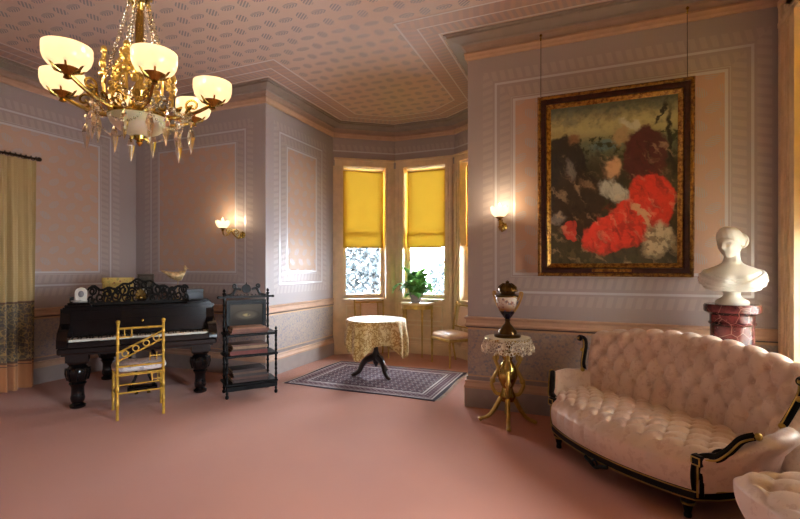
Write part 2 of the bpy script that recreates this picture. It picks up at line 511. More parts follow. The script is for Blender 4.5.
def bay_window(idx, a, bb, blind_z, m0, m1):
    M, L = frame_M(a, bb)
    D = 0.24                                      # wall depth behind the inner face
    x0, x1 = m0, L-m1
    g = G()
    # wall around the opening
    g.box(-0.02, -D, BZ1, L+0.02, 0, CEIL, M)
    w = struct(g.obj('wall_bay_face_%d' % idx, wallpaper('paper_bay_face_%d' % idx, 'x', -20, 20, 2.0, 3.0, (0.5, 0.62))))
    g = G(); g.box(-0.02, -D, 0, L+0.02, 0, BZ0-0.04, M); g.box(-0.02, -D, BZ0-0.04, x0, 0, BZ1, M); g.box(x1, -D, BZ0-0.04, L+0.02, 0, BZ1, M)
    g.obj('panelling', M_wood, w)
    # apron panel below the sill
    g = G(); g.box(x0-0.02, 0, 0.0, x1+0.02, 0.03, 0.17, M); g.box(x0-0.02, 0, 0.17, x1+0.02, 0.018, 0.20, M)
    g.obj('skirting', M_wood, w)
    for (pa, pb) in ((0.25, 0.50), (0.56, 0.84)):
        g = G()
        for (u0, v0, u1, v1) in ((x0+0.05, pa, x1-0.05, pa+0.02), (x0+0.05, pb-0.02, x1-0.05, pb), (x0+0.05, pa, x0+0.07, pb), (x1-0.07, pa, x1-0.05, pb)):
            g.box(u0, 0, v0, u1, 0.016, v1, M)
        g.obj('panel_moulding', M_woodlight, w)
    # window: casing + stool + sashes + panes
    win = struct(thing('window_%d' % idx, 'tan painted bay window with tall sash', 'window'))
    del win['category']; del win['label']
    g = G()
    for (u0, u1) in ((0.03, x0), (x1, L-0.03)):
        g.box(u0, 0, 0, u1, 0.03, BZ1+0.02, M)
        for k in range(2):
            c = lerp(u0, u1, 0.3+0.4*k); g.box(c-0.018, 0.03, 0.2, c+0.018, 0.044, BZ1-0.02, M)
    g.obj('casing', M_wood, win)
    g = G(); g.box(0.03, 0, BZ1, L-0.03, 0.034, BZ1+0.10, M); g.box(0.02, 0, BZ1+0.10, L-0.02, 0.055, BZ1+0.135, M); g.box(x0, 0.034, BZ1, x1, 0.044, BZ1+0.03, M)
    g.obj('head_casing', M_wood, win)
    g = G(); g.box(x0-0.03, -0.2, BZ0-0.04, x1+0.03, 0.05, BZ0, M)
    g.obj('window_sill', M_wood, win)
    yb = -0.16                                     # sash plane
    zm = (BZ0+BZ1)/2
    for k, (za, zb, dy) in enumerate(((BZ0, zm+0.02, 0.0), (zm-0.02, BZ1, -0.035))):
        g = G(); f = 0.07; y0, y1 = yb-0.03+dy, yb+dy
        g.box(x0, y0, za, x0+f, y1, zb, M); g.box(x1-f, y0, za, x1, y1, zb, M)
        g.box(x0+f, y0, za, x1-f, y1, za+(0.07 if k == 0 else 0.04), M); g.box(x0+f, y0, zb-0.04, x1-f, y1, zb, M)
        s_ = g.obj('sash', M_woodlight, win)
        g = G(); g.box(x0+f, y0+0.012, za+0.04, x1-f, y0+0.016, zb-0.04, M); g.obj('pane', M_glass, s_)
    portal('bay_portal_%d' % idx, tuple(M @ Vector(((x0+x1)/2, -0.22, (BZ0+blind_z)/2))), (pi/2, 0, atan2(M[1][0], M[0][0])+pi), x1-x0, blind_z-BZ0)
    return M, L, x0, x1

def blind(M, x0, x1, z0, z1, y, label, bz=None):
    root = thing('roller_blind', label, 'blind')
    g = G(); g.grid(lambda u, v: (lerp(x0, x1, u), y+0.003*sin(v*9), lerp(z0, z1, v)), 6, 16, M); g.obj('fabric', M_blind, root)
    g = G(); g.box(x0, y-0.008, z0-0.022, x1, y+0.008, z0+0.004, M); g.obj('bottom_bar', M_blind, root)
    g = G(); g.tube([(x0, y-0.02, z1), (x1, y-0.02, z1)], 0.02, 10, M=M); g.obj('roller', M_woodlight, root)
    return root
M_, L_, a_, b_ = bay_window(1, P1, P2, 1.86, 0.17, 0.17)
blind(M_, a_+0.005, b_-0.02, 1.86, 3.19, -0.115, 'yellow roller blind half down in the bay window next to the mauve side wall')
M_, L_, a_, b_ = bay_window(2, P2, P3, 1.86, 0.16, 0.16)
blind(M_, a_+0.03, b_-0.005, 1.86, 3.19, -0.115, 'yellow roller blind half down in the middle bay window above the fern')
M_, L_, a_, b_ = bay_window(3, P3, P4, 1.86, 0.17, 0.17)
blind(M_, a_+0.012, b_-0.012, 1.86, 3.19, -0.115, 'yellow roller blind in the bay window behind the chair with pink seat, partly hidden')

def right_window(idx, ya, yb, blind_to):
    # local frame: x runs from the far end towards the camera (-y), y into the room (-x)
    M = Matrix(((0, -1, 0, XR), (-1, 0, 0, yb), (0, 0, 1, 0), (0, 0, 0, 1)))
    L = yb-ya
    win = struct(thing('window_%d' % idx, '', '')); del win['category']; del win['label']
    g = G(); cw = 0.33
    for (u0, u1) in ((-cw, 0), (L, L+cw)):
        g.box(u0, 0, 0, u1, 0.03, RZ1+0.22, M)
        for k, (f0, f1, h) in enumerate(((0.0, 0.16, 0.05), (0.24, 0.34, 0.04), (0.42, 0.5, 0.044), (0.6, 0.7, 0.04), (0.84, 1.0, 0.055))):
            if u0 > 0: f0, f1 = 1-f1, 1-f0
            g.box(lerp(u0, u1, f0), 0.03, 0.0, lerp(u0, u1, f1), h, RZ1+0.2*(1-f0) if u0 < 0 else RZ1+0.2*f1, M)
    g.obj('casing', M_wood, win)
    g = G(); g.box(-cw, 0, RZ1, L+cw, 0.03, RZ1+0.22, M)
    for (z0, z1, h) in ((0.0, 0.04, 0.055), (0.07, 0.09, 0.04), (0.17, 0.22, 0.055)): g.box(-cw, 0.03, RZ1+z0, L+cw, h, RZ1+z1, M)
    g.obj('head_casing', M_wood, win)
    g = G(); g.box(-0.03, -0.2, RZ0-0.04, L+0.03, 0.06, RZ0, M); g.obj('window_sill', M_wood, win)
    g = G(); g.box(0, -0.22, RZ0, 0.012, 0, RZ1, M); g.box(L-0.012, -0.22, RZ0, L, 0, RZ1, M); g.obj('jamb', M_wood, win)
    zm = (RZ0+RZ1)/2
    for k, (za, zb, dy) in enumerate(((RZ0, zm+0.02, 0.0), (zm-0.02, RZ1, -0.035))):
        g = G(); f = 0.055; y0, y1 = -0.17+dy, -0.14+dy
        g.box(0.012, y0, za, f, y1, zb, M); g.box(L-f, y0, za, L-0.012, y1, zb, M)
        g.box(f, y0, za, L-f, y1, za+0.06, M); g.box(f, y0, zb-0.04, L-f, y1, zb, M)
        s_ = g.obj('sash', M_woodlight, win)
        g = G(); g.box(f, y0+0.012, za+0.04, L-f, y0+0.016, zb-0.04, M); g.obj('pane', M_glass, s_)
    portal('side_portal_%d' % idx, (XR+0.24, (ya+yb)/2, (RZ0+blind_to)/2), (pi/2, 0, pi/2), L, blind_to-RZ0)
    return M, L
M_, L_ = right_window(4, RW[0][0], RW[0][1], 1.75)
blind(M_, 0.02, L_-0.02, 1.75, 3.47, -0.06, 'yellow roller blind in the tall window in the corner behind the sofa')
def sheer_mat():
    b = MB('sheer_net'); x, y, z = b.xyz()
    d = b.node('ShaderNodeBsdfTranslucent'); d.inputs[0].default_value = lin((226, 214, 190))
    f = b.node('ShaderNodeBsdfDiffuse'); f.inputs[0].default_value = lin((226, 214, 190))
    m1 = b.node('ShaderNodeMixShader'); b.nt.links.new(d.outputs[0], m1.inputs[1]); b.nt.links.new(f.outputs[0], m1.inputs[2])
    t = b.node('ShaderNodeBsdfTransparent'); m2 = b.node('ShaderNodeMixShader'); m2.inputs[0].default_value = 0.12
    b.nt.links.new(m1.outputs[0], m2.inputs[1]); b.nt.links.new(t.outputs[0], m2.inputs[2])
    return b.end(m2.outputs[0])
g = G(); g.grid(lambda u, v: (lerp(0.02, L_-0.02, u), -0.10+0.012*sin(u*60), lerp(RZ0+0.01, 1.80, v)), 90, 4, M_)
tag(g.obj('net_curtain', sheer_mat(), None, 60), 'cream net curtain below the yellow blind in the corner window behind the sofa', 'curtain')
M_, L_ = right_window(5, RW[1][0], RW[1][1], 1.85)
blind(M_, 0.02, L_-0.02, 1.85, 3.47, -0.06, 'yellow roller blind in the tall side window out of view, lowered to limit daylight')  # unseen blind, its drop chosen to hold back this window's daylight
# ------------------------------------------------------------------ shared object materials
def gold(name, c=(186, 154, 82), rough=0.3, metal=0.9): return plain(name, c, rough, metal, var=0.2, scale=14)
M_gold = gold('gilt')
M_brass = gold('brass', (178, 148, 74), 0.24, 1.0)
M_goldpaint = plain('gold_paint', (196, 160, 82), 0.38, 0.35, var=0.18, scale=16)
M_black = plain('ebonised_wood', (9, 7, 7), 0.42, var=0.3, scale=5, Specular_IOR_Level=0.18)
M_blackgloss = plain('piano_lacquer', (14, 11, 12), 0.14, var=0.2, scale=3)
M_darkwood = plain('dark_mahogany', (40, 20, 16), 0.3, var=0.3, scale=6)
M_ivory = plain('ivory', (226, 220, 204), 0.3, var=0.04)
M_white = plain('white_marble', (208, 202, 190), 0.4, var=0.05, scale=5)

def marble_red():
    b = MB('red_marble'); n = b.noise(7, 6.0, 0.65); e = b.voro(9, None, 'DISTANCE_TO_EDGE')
    w = b.noise(26, 4.0, 0.7)
    c = b.mix(n.ss(0.35, 0.65), lin((46, 14, 16)), lin((92, 36, 35)))
    c = b.mix(w.ss(0.62, 0.72)*0.7, c, lin((150, 112, 104)))
    c = b.mix(e.ss(0.03, 0.0)*0.35, c, lin((170, 120, 112)))
    return b.pbr(c, 0.16)
M_redmarble = marble_red()

def damask(name, c0, c1):
    b = MB(name); n = b.noise(13, 4.0, 0.65); v = b.voro(17, None, 'SMOOTH_F1')
    k = ((n*22.0).sin()).ss(0.2, 0.6)
    c = b.mix(k*0.5, lin(c0), lin(c1))
    return b.pbr(c, 0.42, normal=b.bump(n, 0.1, 0.004), Sheen_Weight=0.3)
M_pinkdamask = damask('pink_damask', (222, 194, 174), (202, 166, 144))

# ------------------------------------------------------------------ outside: pale ground and shrubs
M_ground = plain('snowy_ground', (232, 232, 232), 0.9, var=0.1, scale=1)
g = G(); g.box(-40, -30, -1.3, 40, 60, -1.2); gr = struct(g.obj('ground', M_ground))
def leaves(name, c0, c1):
    b = MB(name); n = b.noise(6, 2.0); c = b.mix(n.ss(0.4, 0.6), lin(c0), lin(c1))
    return b.pbr(c, 0.6)
M_leafpale = leaves('frosted_leaf', (6, 12, 14), (36, 46, 50))
M_bark = plain('bark', (70, 60, 52), 0.9)
def shrub(x, y, h, r, seed, label, n=1500):
    rnd = random.Random(seed)
    root = thing('shrub', label, 'shrub', (x, y, -1.2), group='pale shrubs outside the bay windows')
    g = G()
    for k in range(7):
        a = rnd.uniform(0, 6.28); q = rnd.uniform(.2, .7)*r
        g.tube(smooth_path([(0, 0, 0), (q*.4*cos(a), q*.4*sin(a), h*.4), (q*cos(a), q*sin(a), h*rnd.uniform(.7, .95))], 4), [0.03-0.002*i for i in range(9)], 5)
    g.obj('stem', M_bark, root)
    g = G()
    for k in range(n):
        a = rnd.uniform(0, 6.28); zz = rnd.random()**0.8; q = r*sqrt(rnd.random())*(1-0.6*abs(zz-0.45))
        p = Vector((q*cos(a), q*sin(a), 0.15*h+zz*h*.85)); s = rnd.uniform(0.05, 0.12)
        u = Vector((rnd.uniform(-1, 1), rnd.uniform(-1, 1), rnd.uniform(-1, 1))).normalized(); w = u.orthogonal().normalized()*0.5
        g.add([p-u*s, p+w*s, p+u*s, p-w*s], [(0, 1, 2, 3)])
    f = g.obj('foliage', M_leafpale, root); f['kind'] = 'stuff'
shrub(-5.3, 11.2, 3.3, 1.3, 1, 'tall pale frosted shrub seen through the bay window beside the mauve side wall', 4200)
shrub(-4.1, 15.0, 2.9, 1.2, 2, 'pale frosted shrub seen low through the bay window glass below a blind', 2400)
shrub(-1.6, 17.2, 2.2, 1.0, 3, 'low pale shrub far outside the middle bay window', 1200)

# ------------------------------------------------------------------ grand piano
PA = atan2(0.79, 0.61)
piano = thing('grand_piano', 'black grand piano with carved music desk and heavy turned legs', 'piano', (-4.64, 3.61, 0), PA)
def piano_outline(inset=0.0, y0=0.02):
    pts = [(-.74+inset, y0), (.74-inset, y0), (.74-inset, .50), (.70-inset, .72), (.52-inset, .95), (.28-inset, 1.12), (.10-inset, 1.30), (-.02-inset, 1.45), (-.16, 1.56-inset), (-.36, 1.60-inset), (-.56, 1.58-inset), (-.70+inset*.6, 1.50-inset), (-.74+inset, 1.36)]
    head = pts[:2]; tail = smooth_path(pts[2:], 4)
    return [tuple(p) for p in head]+[(p.x, p.y) for p in tail]
g = G(); g.prism(piano_outline(0.0, 0.04), 0.66, 1.03); g.obj('case', M_blackgloss, piano)
g = G(); g.prism(piano_outline(-0.015, 0.03), 1.03, 1.055); g.prism(piano_outline(0.005, 0.04), 1.055, 1.068); g.obj('lid', M_blackgloss, piano)
g = G(); g.bbox(-.75, -.26, .61, .75, .08, .675, 0.012); g.box(-.72, -.20, .585, .72, 1.0, .61); g.obj('keybed', M_blackgloss, piano)
g = G(); g.bbox(-.665, -.25, .67, .665, -.21, .732, .006); g.obj('key_slip', M_blackgloss, piano)
for s in (-1, 1):                                    # cheeks beside the keys
    g = G(); poly = [(-.25, .675), (-.25, .76), (-.20, .82), (-.10, .86), (0.0, 0.90), (.05, 1.03), (.05, .675)]
    x0, x1 = (-.755, -.665) if s < 0 else (.665, .755)
    g.add([(x0, y, z) for y, z in poly]+[(x1, y, z) for y, z in poly], [tuple(range(7)), tuple(range(13, 6, -1))]+[(i, 7+i, 7+(i+1) % 7, (i+1) % 7) for i in range(7)])
    g.obj('cheek', M_blackgloss, piano)
g = G(); g.box(-.665, .0, .70, .665, .05, 1.03); g.box(-.665, -.012, .76, .665, 0.0, .93); g.obj('fallboard', M_blackgloss, piano)
g = G(); g.sphere((0.0, -.018, .90), .018, 10, 6); g.obj('lock_plate', M_brass, piano)
kb = bpy.data.objects.new('keyboard', None); COL.objects.link(kb); kb.parent = piano
gw = G(); kw = 1.32/52; gw.bbox(0.0006, -.205, .675, kw-.0006, -.012, .752, 0.0025); mw = gw.mesh('white_key', M_ivory)
gk = G(); gk.bbox(-.006, -.15, .70, .006, -.012, .765, 0.002); mk = gk.mesh('black_key', M_black)
for i in range(52):
    mobj('white_key', mw, kb, (-.66+i*kw, 0, 0))
    if i % 7 in (0, 2, 3, 5, 6) and i < 51: mobj('black_key', mk, kb, (-.66+(i+1)*kw, 0, 0))
LEG = [(.05, 0), (.072, .012), (.075, .035), (.055, .05), (.05, .06), (.062, .08), (.068, .11), (.06, .15), (.058, .22), (.07, .25), (.082, .265), (.07, .28), (.085, .30), (.10, .34), (.104, .40), (.095, .43), (.075, .455), (.09, .47), (.10, .485), (.10, .50), (.085, .51), (.085, .585)]
gl = G(); gl.lathe(LEG, 20); gl.box(-.1, -.1, .50, .1, .1, .60)
for k in range(8):
    a = k*pi/4; gl.tube([(0.085*cos(a), 0.085*sin(a), .30), (0.104*cos(a), 0.104*sin(a), .37), (0.10*cos(a), 0.10*sin(a), .43)], .014, 5)
ml = gl.mesh('leg', M_blackgloss)
for p in ((-.60, .0), (.60, .0), (-.40, 1.28)): mobj('leg', ml, piano, (p[0], p[1], 0))
g = G()
for s in (-1, 1): g.tube(smooth_path([(s*.05, .18, .60), (s*.13, .16, .45), (s*.06, .12, .28), (s*.12, .09, .14)], 6), .016, 6)
g.bbox(-.15, .02, .09, .15, .15, .14, .01); g.obj('pedal_lyre', M_blackgloss, piano)
for s in (-1, 1):
    g = G(); g.bbox(s*.06-.018, -.08, .085, s*.06+.018, .04, .10, .004); g.obj('pedal', M_brass, piano)
# music shelf flaps on either side of the desk
for s in (-1, 1):
    g = G(); xa, xb = (-.72, -.48) if s < 0 else (.46, .72)
    g.bbox(xa, .03, 1.068, xb, .34, 1.095, .006); g.bbox(xa+.02, .06, 1.095, xb-.02, .30, 1.115, .006); g.obj('candle_slide', M_blackgloss, piano)
# carved fretwork music desk
def scroll(g, x, z, r, s, a0=0, turns=1.4, t=0.010):
    pts = [(x+s*(p[0]-x), 0, p[2]) for p in spiral((x, 0, z), r, r*0.22, a0, turns, 20)]
    g.tube(pts, [t]*12+[t*0.9]*9, 6)
desk = bpy.data.objects.new('music_desk', None); COL.objects.link(desk); desk.parent = piano
desk.location = (-.02, .24, 1.075); desk.rotation_euler = (radians(-14), 0, 0); desk.scale = (1, 1, 1.3)
M_bronzedk = gold('aged_brass', (120, 92, 46), .35, .9)
def topz(x): return .13+.085*math.exp(-(x/.2)**2)+.025*math.exp(-((abs(x)-.46)/.06)**2)
g = G(); g.tube([(lerp(-.5, .5, i/40), 0, topz(lerp(-.5, .5, i/40))+.012*sin(i*1.1)) for i in range(41)], .011, 6)
g.box(-.52, -.018, -.005, .52, .018, .018); g.obj('desk_rail', M_black, desk)
rnd = random.Random(5)
for s in (-1, 1):
    g = G()
    for (x, z, r, a, t) in ((.08, .10, .05, 0, 1.5), (.17, .12, .055, 2, 1.4), (.13, .045, .035, 1, 1.3), (.25, .07, .055, 3, 1.5), (.33, .10, .045, .5, 1.4), (.31, .035, .03, 4, 1.2), (.40, .06, .05, 2.2, 1.5), (.47, .12, .045, .2, 1.6), (.485, .05, .035, 3, 1.3), (.04, .165, .035, 1, 1.2), (.22, .13, .03, 5, 1.3)):
        scroll(g, s*x, z, r, s, a, t)
    for k in range(9):
        x = .05+.05*k; g.tube(smooth_path([(s*x, 0, .015), (s*(x+.03), 0, .05), (s*(x+.01), 0, topz(x)*.8), (s*(x+.035), 0, topz(x+.035))], 4), .008, 5)
    g.obj('fretwork_scroll', M_black, desk)
g = G()
for k in range(7):
    a = pi*k/6; g.tube([(.0, -.012, .05), (.055*cos(a), -.016, .05+.075*sin(a))], [.005, .016], 6)
g.sphere((0, -.014, .05), .024, 10, 6); g.obj('brass_shell', M_bronzedk, desk, label='brass shell ornament in the middle of the music desk')

def on_piano(x, y, z=1.0685):
    c, s = cos(PA), sin(PA); return (-4.64+x*c-y*s, 3.61+x*s+y*c, z)

# things standing on the piano
def floral():
    b = MB('yellow_floral_print'); v = b.voro(24); n = b.noise(30, 2.0)
    c = b.mix(v.ss(0.35, 0.2), lin((206, 178, 96)), lin((150, 96, 60)))
    c = b.mix(n.ss(0.58, 0.66)*0.6, c, lin((120, 130, 70)))
    return b.pbr(c, 0.6)
M_floral = floral()
t = thing('hat_box', 'yellow floral oval box standing on the piano behind the music desk', 'box', on_piano(-.26, .72), PA)
def oval(rx, ry, n=28): return [(rx*cos(2*pi*i/n), ry*sin(2*pi*i/n)) for i in range(n)]
g = G(); g.prism(oval(.165, .11), 0, .23); g.obj('body', M_floral, t)
g = G(); g.prism(oval(.172, .117), .23, .30); g.obj('lid', M_floral, t)
t = thing('photo_frame', 'small dark photo frame leaning on the piano behind the music desk', 'picture frame', on_piano(.03, .46), PA-.1); t.scale = (1.05, 1.05, 1.3)
R_ = Matrix.Rotation(radians(-14), 4, 'X')
g = G()
for (x0, z0, x1, z1) in ((-.085, 0.0, .085, .025), (-.085, .245, .085, .27), (-.085, .025, -.06, .245), (.06, .025, .085, .245)): g.box(x0, -.01, z0, x1, .01, z1, R_)
g.obj('frame', M_darkwood, t)
def photo_mat():
    b = MB('old_photograph'); x, y, z = b.xyz()
    e = ((x/0.03)*(x/0.03)+((z-0.12)/0.045)*((z-0.12)/0.045)).sqrt()
    n = b.noise(30, 3.0)
    c = b.mix(e.ss(1.0, 0.8), lin((44, 40, 38)), lin((196, 190, 180)))
    c = b.mix(n.ss(0.45, 0.6)*0.3, c, lin((90, 84, 78)))
    return b.pbr(c, 0.3)
g = G(); g.box(-.06, -.004, .025, .06, .004, .245, R_); g.obj('photograph', photo_mat(), t)
g = G(); g.box(-.012, .01, 0.0, .012, .02, .2, Matrix.Translation((0, .045, 0)) @ Matrix.Rotation(radians(10), 4, 'X')); g.obj('easel_strut', M_darkwood, t)
# gilded bird
t = thing('bird_figurine', 'gold painted wading bird figurine on a stand on the piano', 'figurine', on_piano(.38, .60), PA)
g = G()
rs = []
BIRD_DZ = -.015
body = [(-.175, .395, .004, .004), (-.15, .39, .012, .010), (-.12, .375, .022, .016), (-.08, .352, .034, .028), (-.03, .335, .042, .038), (.02, .33, .044, .043), (.06, .335, .042, .044), (.09, .352, .036, .036), (.105, .378, .027, .028), (.108, .402, .024, .024), (.10, .425, .026, .026), (.092, .443, .024, .02), (.085, .455, .012, .008)]
for (x, z, ry, rz) in body:
    z += BIRD_DZ; ry *= 1.5; rz *= 1.45
    ring = []
    for k in range(12):
        a = 2*pi*k/12; ring.append((x+rz*0.35*sin(a)*(1 if x > .08 else 0), ry*cos(a), z+rz*sin(a)))
    rs.append(ring)
g.rings(rs)
M_bird = plain('gilded_bird', (206, 176, 128), 0.4, 0.25, var=0.35, scale=30)
g.obj('body', M_bird, t, 60)
g = G(); g.tube([(.105, 0, .43+BIRD_DZ), (.13, 0, .428+BIRD_DZ), (.15, 0, .42+BIRD_DZ)], [.009, .006, .002], 7); g.obj('beak', M_bird, t)
for s in (-1, 1):
    g = G(); g.sphere((-.03, s*.036, .345+BIRD_DZ), .05, 10, 6, (1.6, .25, .55)); g.obj('wing', M_bird, t)
    g = G(); g.tube([(.02, s*.012, .27), (.015, s*.012, .15), (.02, s*.012, .03)], .005, 6); g.obj('leg', M_bird, t)
g = G(); g.lathe([(.065, 0), (.065, .015), (.05, .025), (.04, .03), (.0, .034)], 16); g.obj('stand', M_goldpaint, t)
# white framed cameo, dark box, little dish, album
t = thing('cameo_ornament', 'small white arched porcelain ornament at the left end of the piano', 'ornament', on_piano(-.59, .22, 1.116), PA)
t['label'] = 'small white arched porcelain ornament beside the black music desk'
g = G(); arch = [(-.05, 0), (.05, 0), (.055, .06)]+[(.055*cos(a*pi/10), .09+.055*sin(a*pi/10)) for a in range(11)]+[(-.055, .06)]
g.add([(x, -.018, z+.012) for x, z in arch]+[(x, .018, z+.012) for x, z in arch], [tuple(range(len(arch))), tuple(range(2*len(arch)-1, len(arch)-1, -1))]+[(i, len(arch)+i, len(arch)+(i+1) % len(arch), (i+1) % len(arch)) for i in range(len(arch))])
g.bbox(-.055, -.03, 0, .055, .03, .014, .004); g.obj('plaque', M_white, t)
g = G(); g.sphere((0, -.02, .085), .034, 12, 6, (.8, .25, 1.1)); g.obj('medallion', plain('grey_medallion', (120, 116, 118), .4), t)
def small_box(name, label, cat, x, y, sx, sy, sz, c, z=1.0685, rough=.4):
    t = thing(name, label, cat, on_piano(x, y, z), PA); m = plain(name+'_paint', c, rough)
    g = G(); g.bbox(-sx, -sy, 0, sx, sy, sz*.75, .004); g.obj('body', m, t)
    g = G(); g.bbox(-sx-.003, -sy-.003, sz*.75, sx+.003, sy+.003, sz, .004); g.obj('lid', m, t)
    return t
small_box('trinket_box', 'small black trinket box on the piano flap beside the porcelain ornament', 'box', -.678, .24, .018, .025, .055, (22, 20, 20), 1.116)
small_box('keepsake_box', 'dark slate box on the piano beside the bird figurine', 'box', .58, .48, .10, .07, .15, (30, 31, 37))
t = thing('ash_dish', 'little pale triangular dish lying on the piano flap', 'dish', on_piano(-.63, .125, 1.116), PA)
g = G(); g.lathe([(.02, 0), (.045, .012), (.05, .02), (.044, .018), (.015, .008)], 12); g.obj('bowl', plain('pale_china', (170, 160, 150), .3), t)
t['label'] = 'little pale china dish lying on the piano flap'

# ------------------------------------------------------------------ gold chair at the piano
CA = atan2(.33, .22)
pc = (floor_pt(118, 421)+floor_pt(163, 414))/2
M_chairgold = plain('yellow_gilt', (206, 160, 60), .36, .3, var=.18, scale=16)
chair = thing('bamboo_chair', 'gilt faux bamboo side chair with pale cushion drawn up to the piano', 'chair', (pc.x, pc.y, 0), CA)
CW = .20
def bamboo(g, a, b, r=.014, nodes=4):
    a = Vector(a); b = Vector(b); pts = []; rr = []
    for k in range(nodes):
        for f, q in ((0.02, 1.0), (.45, .86), (.93, .95), (.97, 1.28)):
            pts.append(a.lerp(b, (k+f)/nodes)); rr.append(r*q)
    pts.append(b); rr.append(r); g.tube(pts, rr, 8)
for s in (-1, 1):
    g = G(); bamboo(g, (s*CW, 0, 0), (s*CW, .03, .45), .015, 3); bamboo(g, (s*CW, .03, .45), (s*CW*.98, -.03, .95), .014, 5); g.sphere((s*CW*.98, -.031, .965), .02, 8, 6); g.obj('back_post', M_chairgold, chair)
    g = G(); bamboo(g, (s*(CW+.025), .43, 0), (s*(CW+.02), .42, .43), .015, 5); g.obj('leg', M_chairgold, chair)
    g = G(); bamboo(g, (s*CW, .02, .24), (s*(CW+.022), .425, .22), .009, 3); g.obj('stretcher', M_chairgold, chair)
def by(z): return .03-.06*(z-.45)/.5
for (z, r) in ((.90, .012), (.44, .013), (.52, .011), (.26, .010)):
    y = by(z) if z >= .45 else .02
    g = G(); bamboo(g, (-CW, y, z), (CW, y, z), r, 3); g.obj('back_rail' if z > .4 else 'stretcher', M_chairgold, chair)
g = G(); bamboo(g, (-CW-.022, .425, .25), (CW+.022, .425, .25), .010, 3); g.obj('stretcher', M_chairgold, chair)
for dz in (0, .085):                                   # diagonal rails rising to the right
    g = G(); bamboo(g, (-CW, by(.56+dz), .575+dz), (CW, by(.75+dz), .775+dz), .009, 4); g.obj('diagonal_rail', M_chairgold, chair)
for k in range(4):
    x = -.135+.09*k; z = .575+.0425+.5*(x+CW); g = G()
    g.tube([(x+.027*cos(a*pi/8), by(z), z+.027*sin(a*pi/8)) for a in range(16)], .006, 6, loop=True); g.obj('ring', M_chairgold, chair)
g = G()
for x in (-.14, -.08): g.tube([(x, by(.86), .82), (x, by(.9), .90)], .006, 6)
g.tube([(-CW, by(.82), .815), (-.08, by(.82), .815)], .006, 6); g.obj('corner_fret', M_chairgold, chair)
g = G()
for x in (.08, .14): g.tube([(x, by(.55), .56), (x, by(.62), .64)], .006, 6)
g.tube([(.08, by(.6), .605), (CW, by(.6), .605)], .006, 6); g.obj('corner_fret', M_chairgold, chair)
g = G()
for x in (.10, .15): g.tube([(x, .02, .43), (x, .02, .34)], .006, 6)
g.tube([(.10, .02, .37), (CW, .02, .37)], .006, 6); g.obj('corner_fret', M_chairgold, chair)
g = G()
for s in (-1, 1): g.box(s*CW-.014, .02, .425, s*CW+.014, .43, .45)
g.box(-CW, .405, .425, CW, .43, .45); g.box(-CW, .02, .425, CW, .04, .45); g.obj('seat_frame', M_chairgold, chair)
def cushion_mat():
    b = MB('pale_floral_cushion'); v = b.voro(28); n = b.noise(22, 3.0)
    c = b.mix(n.ss(.52, .6)*.7, lin((206, 198, 196)), lin((140, 128, 140)))
    c = b.mix(v.ss(.25, .15)*.5, c, lin((190, 150, 150)))
    return b.pbr(c, .7)
M_cushion = cushion_mat()
def cushion_shape(sx, sy, h, tuft=None, n=26, ny=None, e=4.0):
    """rounded pad: super-ellipse plan, domed top"""
    g = G(); ny = ny or 10; rs = []
    for j in range(ny+1):
        a = -pi/2+pi*j/ny; q = max(cos(a), .0)**0.45 if j not in (0, ny) else 0.02; z = sin(a)
        z = (abs(z)**0.8)*(1 if z > 0 else -1); ring = []
        for i in range(n*2):
            t = 2*pi*i/(n*2); c, s = cos(t), sin(t)
            k = (abs(c)**e+abs(s)**e)**(-1/e)
            ring.append((sx*q*k*c, sy*q*k*s, h/2*(1+z)))
        rs.append(ring)
    g.rings(rs); return g
g = cushion_shape(.245, .215, .085); g.obj('cushion', M_cushion, chair, 60, loc=(0, .235, .448))

# ------------------------------------------------------------------ ebonised etagere with books
ea = floor_pt(227, 399.5); eb = floor_pt(276, 392.5)
EA = atan2(eb.y-ea.y, eb.x-ea.x); ew = (eb-ea).length/2; em = (ea+eb)/2
et = thing('etagere', 'ebonised music stand with painted oval panel and open shelves of books', 'music stand', (em.x, em.y, 0), EA)
print('etagere half width', ew, 'angle', math.degrees(EA))
ED = .30
def turned_post(h, r=.017, bulbs=6):
    pr = [(r*.9, 0), (r*1.3, .01), (r*1.4, .03), (r*.7, .045)]
    z = .05; n = bulbs; st = (h-.07-.05)/n
    for k in range(n):
        pr += [(r*.75, z), (r*1.2, z+st*.12), (r*.8, z+st*.24), (r*1.05, z+st*.6), (r*.75, z+st*.9)]; z += st
    pr += [(r*1.1, z), (r*1.4, z+.012), (r*.5, z+.025), (r*1.2, z+.042), (r*.3, z+.065), (0.001, z+.072)]
    g = G(); g.lathe(pr, 10); return g
mp = turned_post(1.24, bulbs=8).mesh('post', M_black); mf = turned_post(.80, .015, 6).mesh('post', M_black)
for s in (-1, 1):
    mobj('post', mp, et, (s*(ew-.02), ED, 0)); mobj('post', mf, et, (s*ew, 0, 0))
for z, d0, wx in ((.14, -.02, 0.02), (.46, -.02, .02), (.70, -.015, .015)):
    g = G(); g.bbox(-ew-wx, d0, z, ew+wx, ED+.02, z+.028, .006); g.obj('shelf', M_black, et)
g = G(); g.bbox(-ew-.01, -.03, .085, ew+.01, -.01, .14, .004); g.tube([(-.08+.02*k, -.032, .112+.012*sin(k*1.57)) for k in range(9)], .004, 5); g.obj('apron', M_black, et)
g = G(); g.box(-ew-.04, ED-.015, 1.125, ew+.04, ED+.015, 1.15)
for s in (-1, 1): g.sphere((s*(ew+.045), ED, 1.137), .018, 8, 6)
for k in range(12): g.sphere((lerp(-ew+.04, ew-.04, k/11), ED-.012, 1.163), .011, 6, 4)
g.obj('top_rail', M_black, et)
g = G()
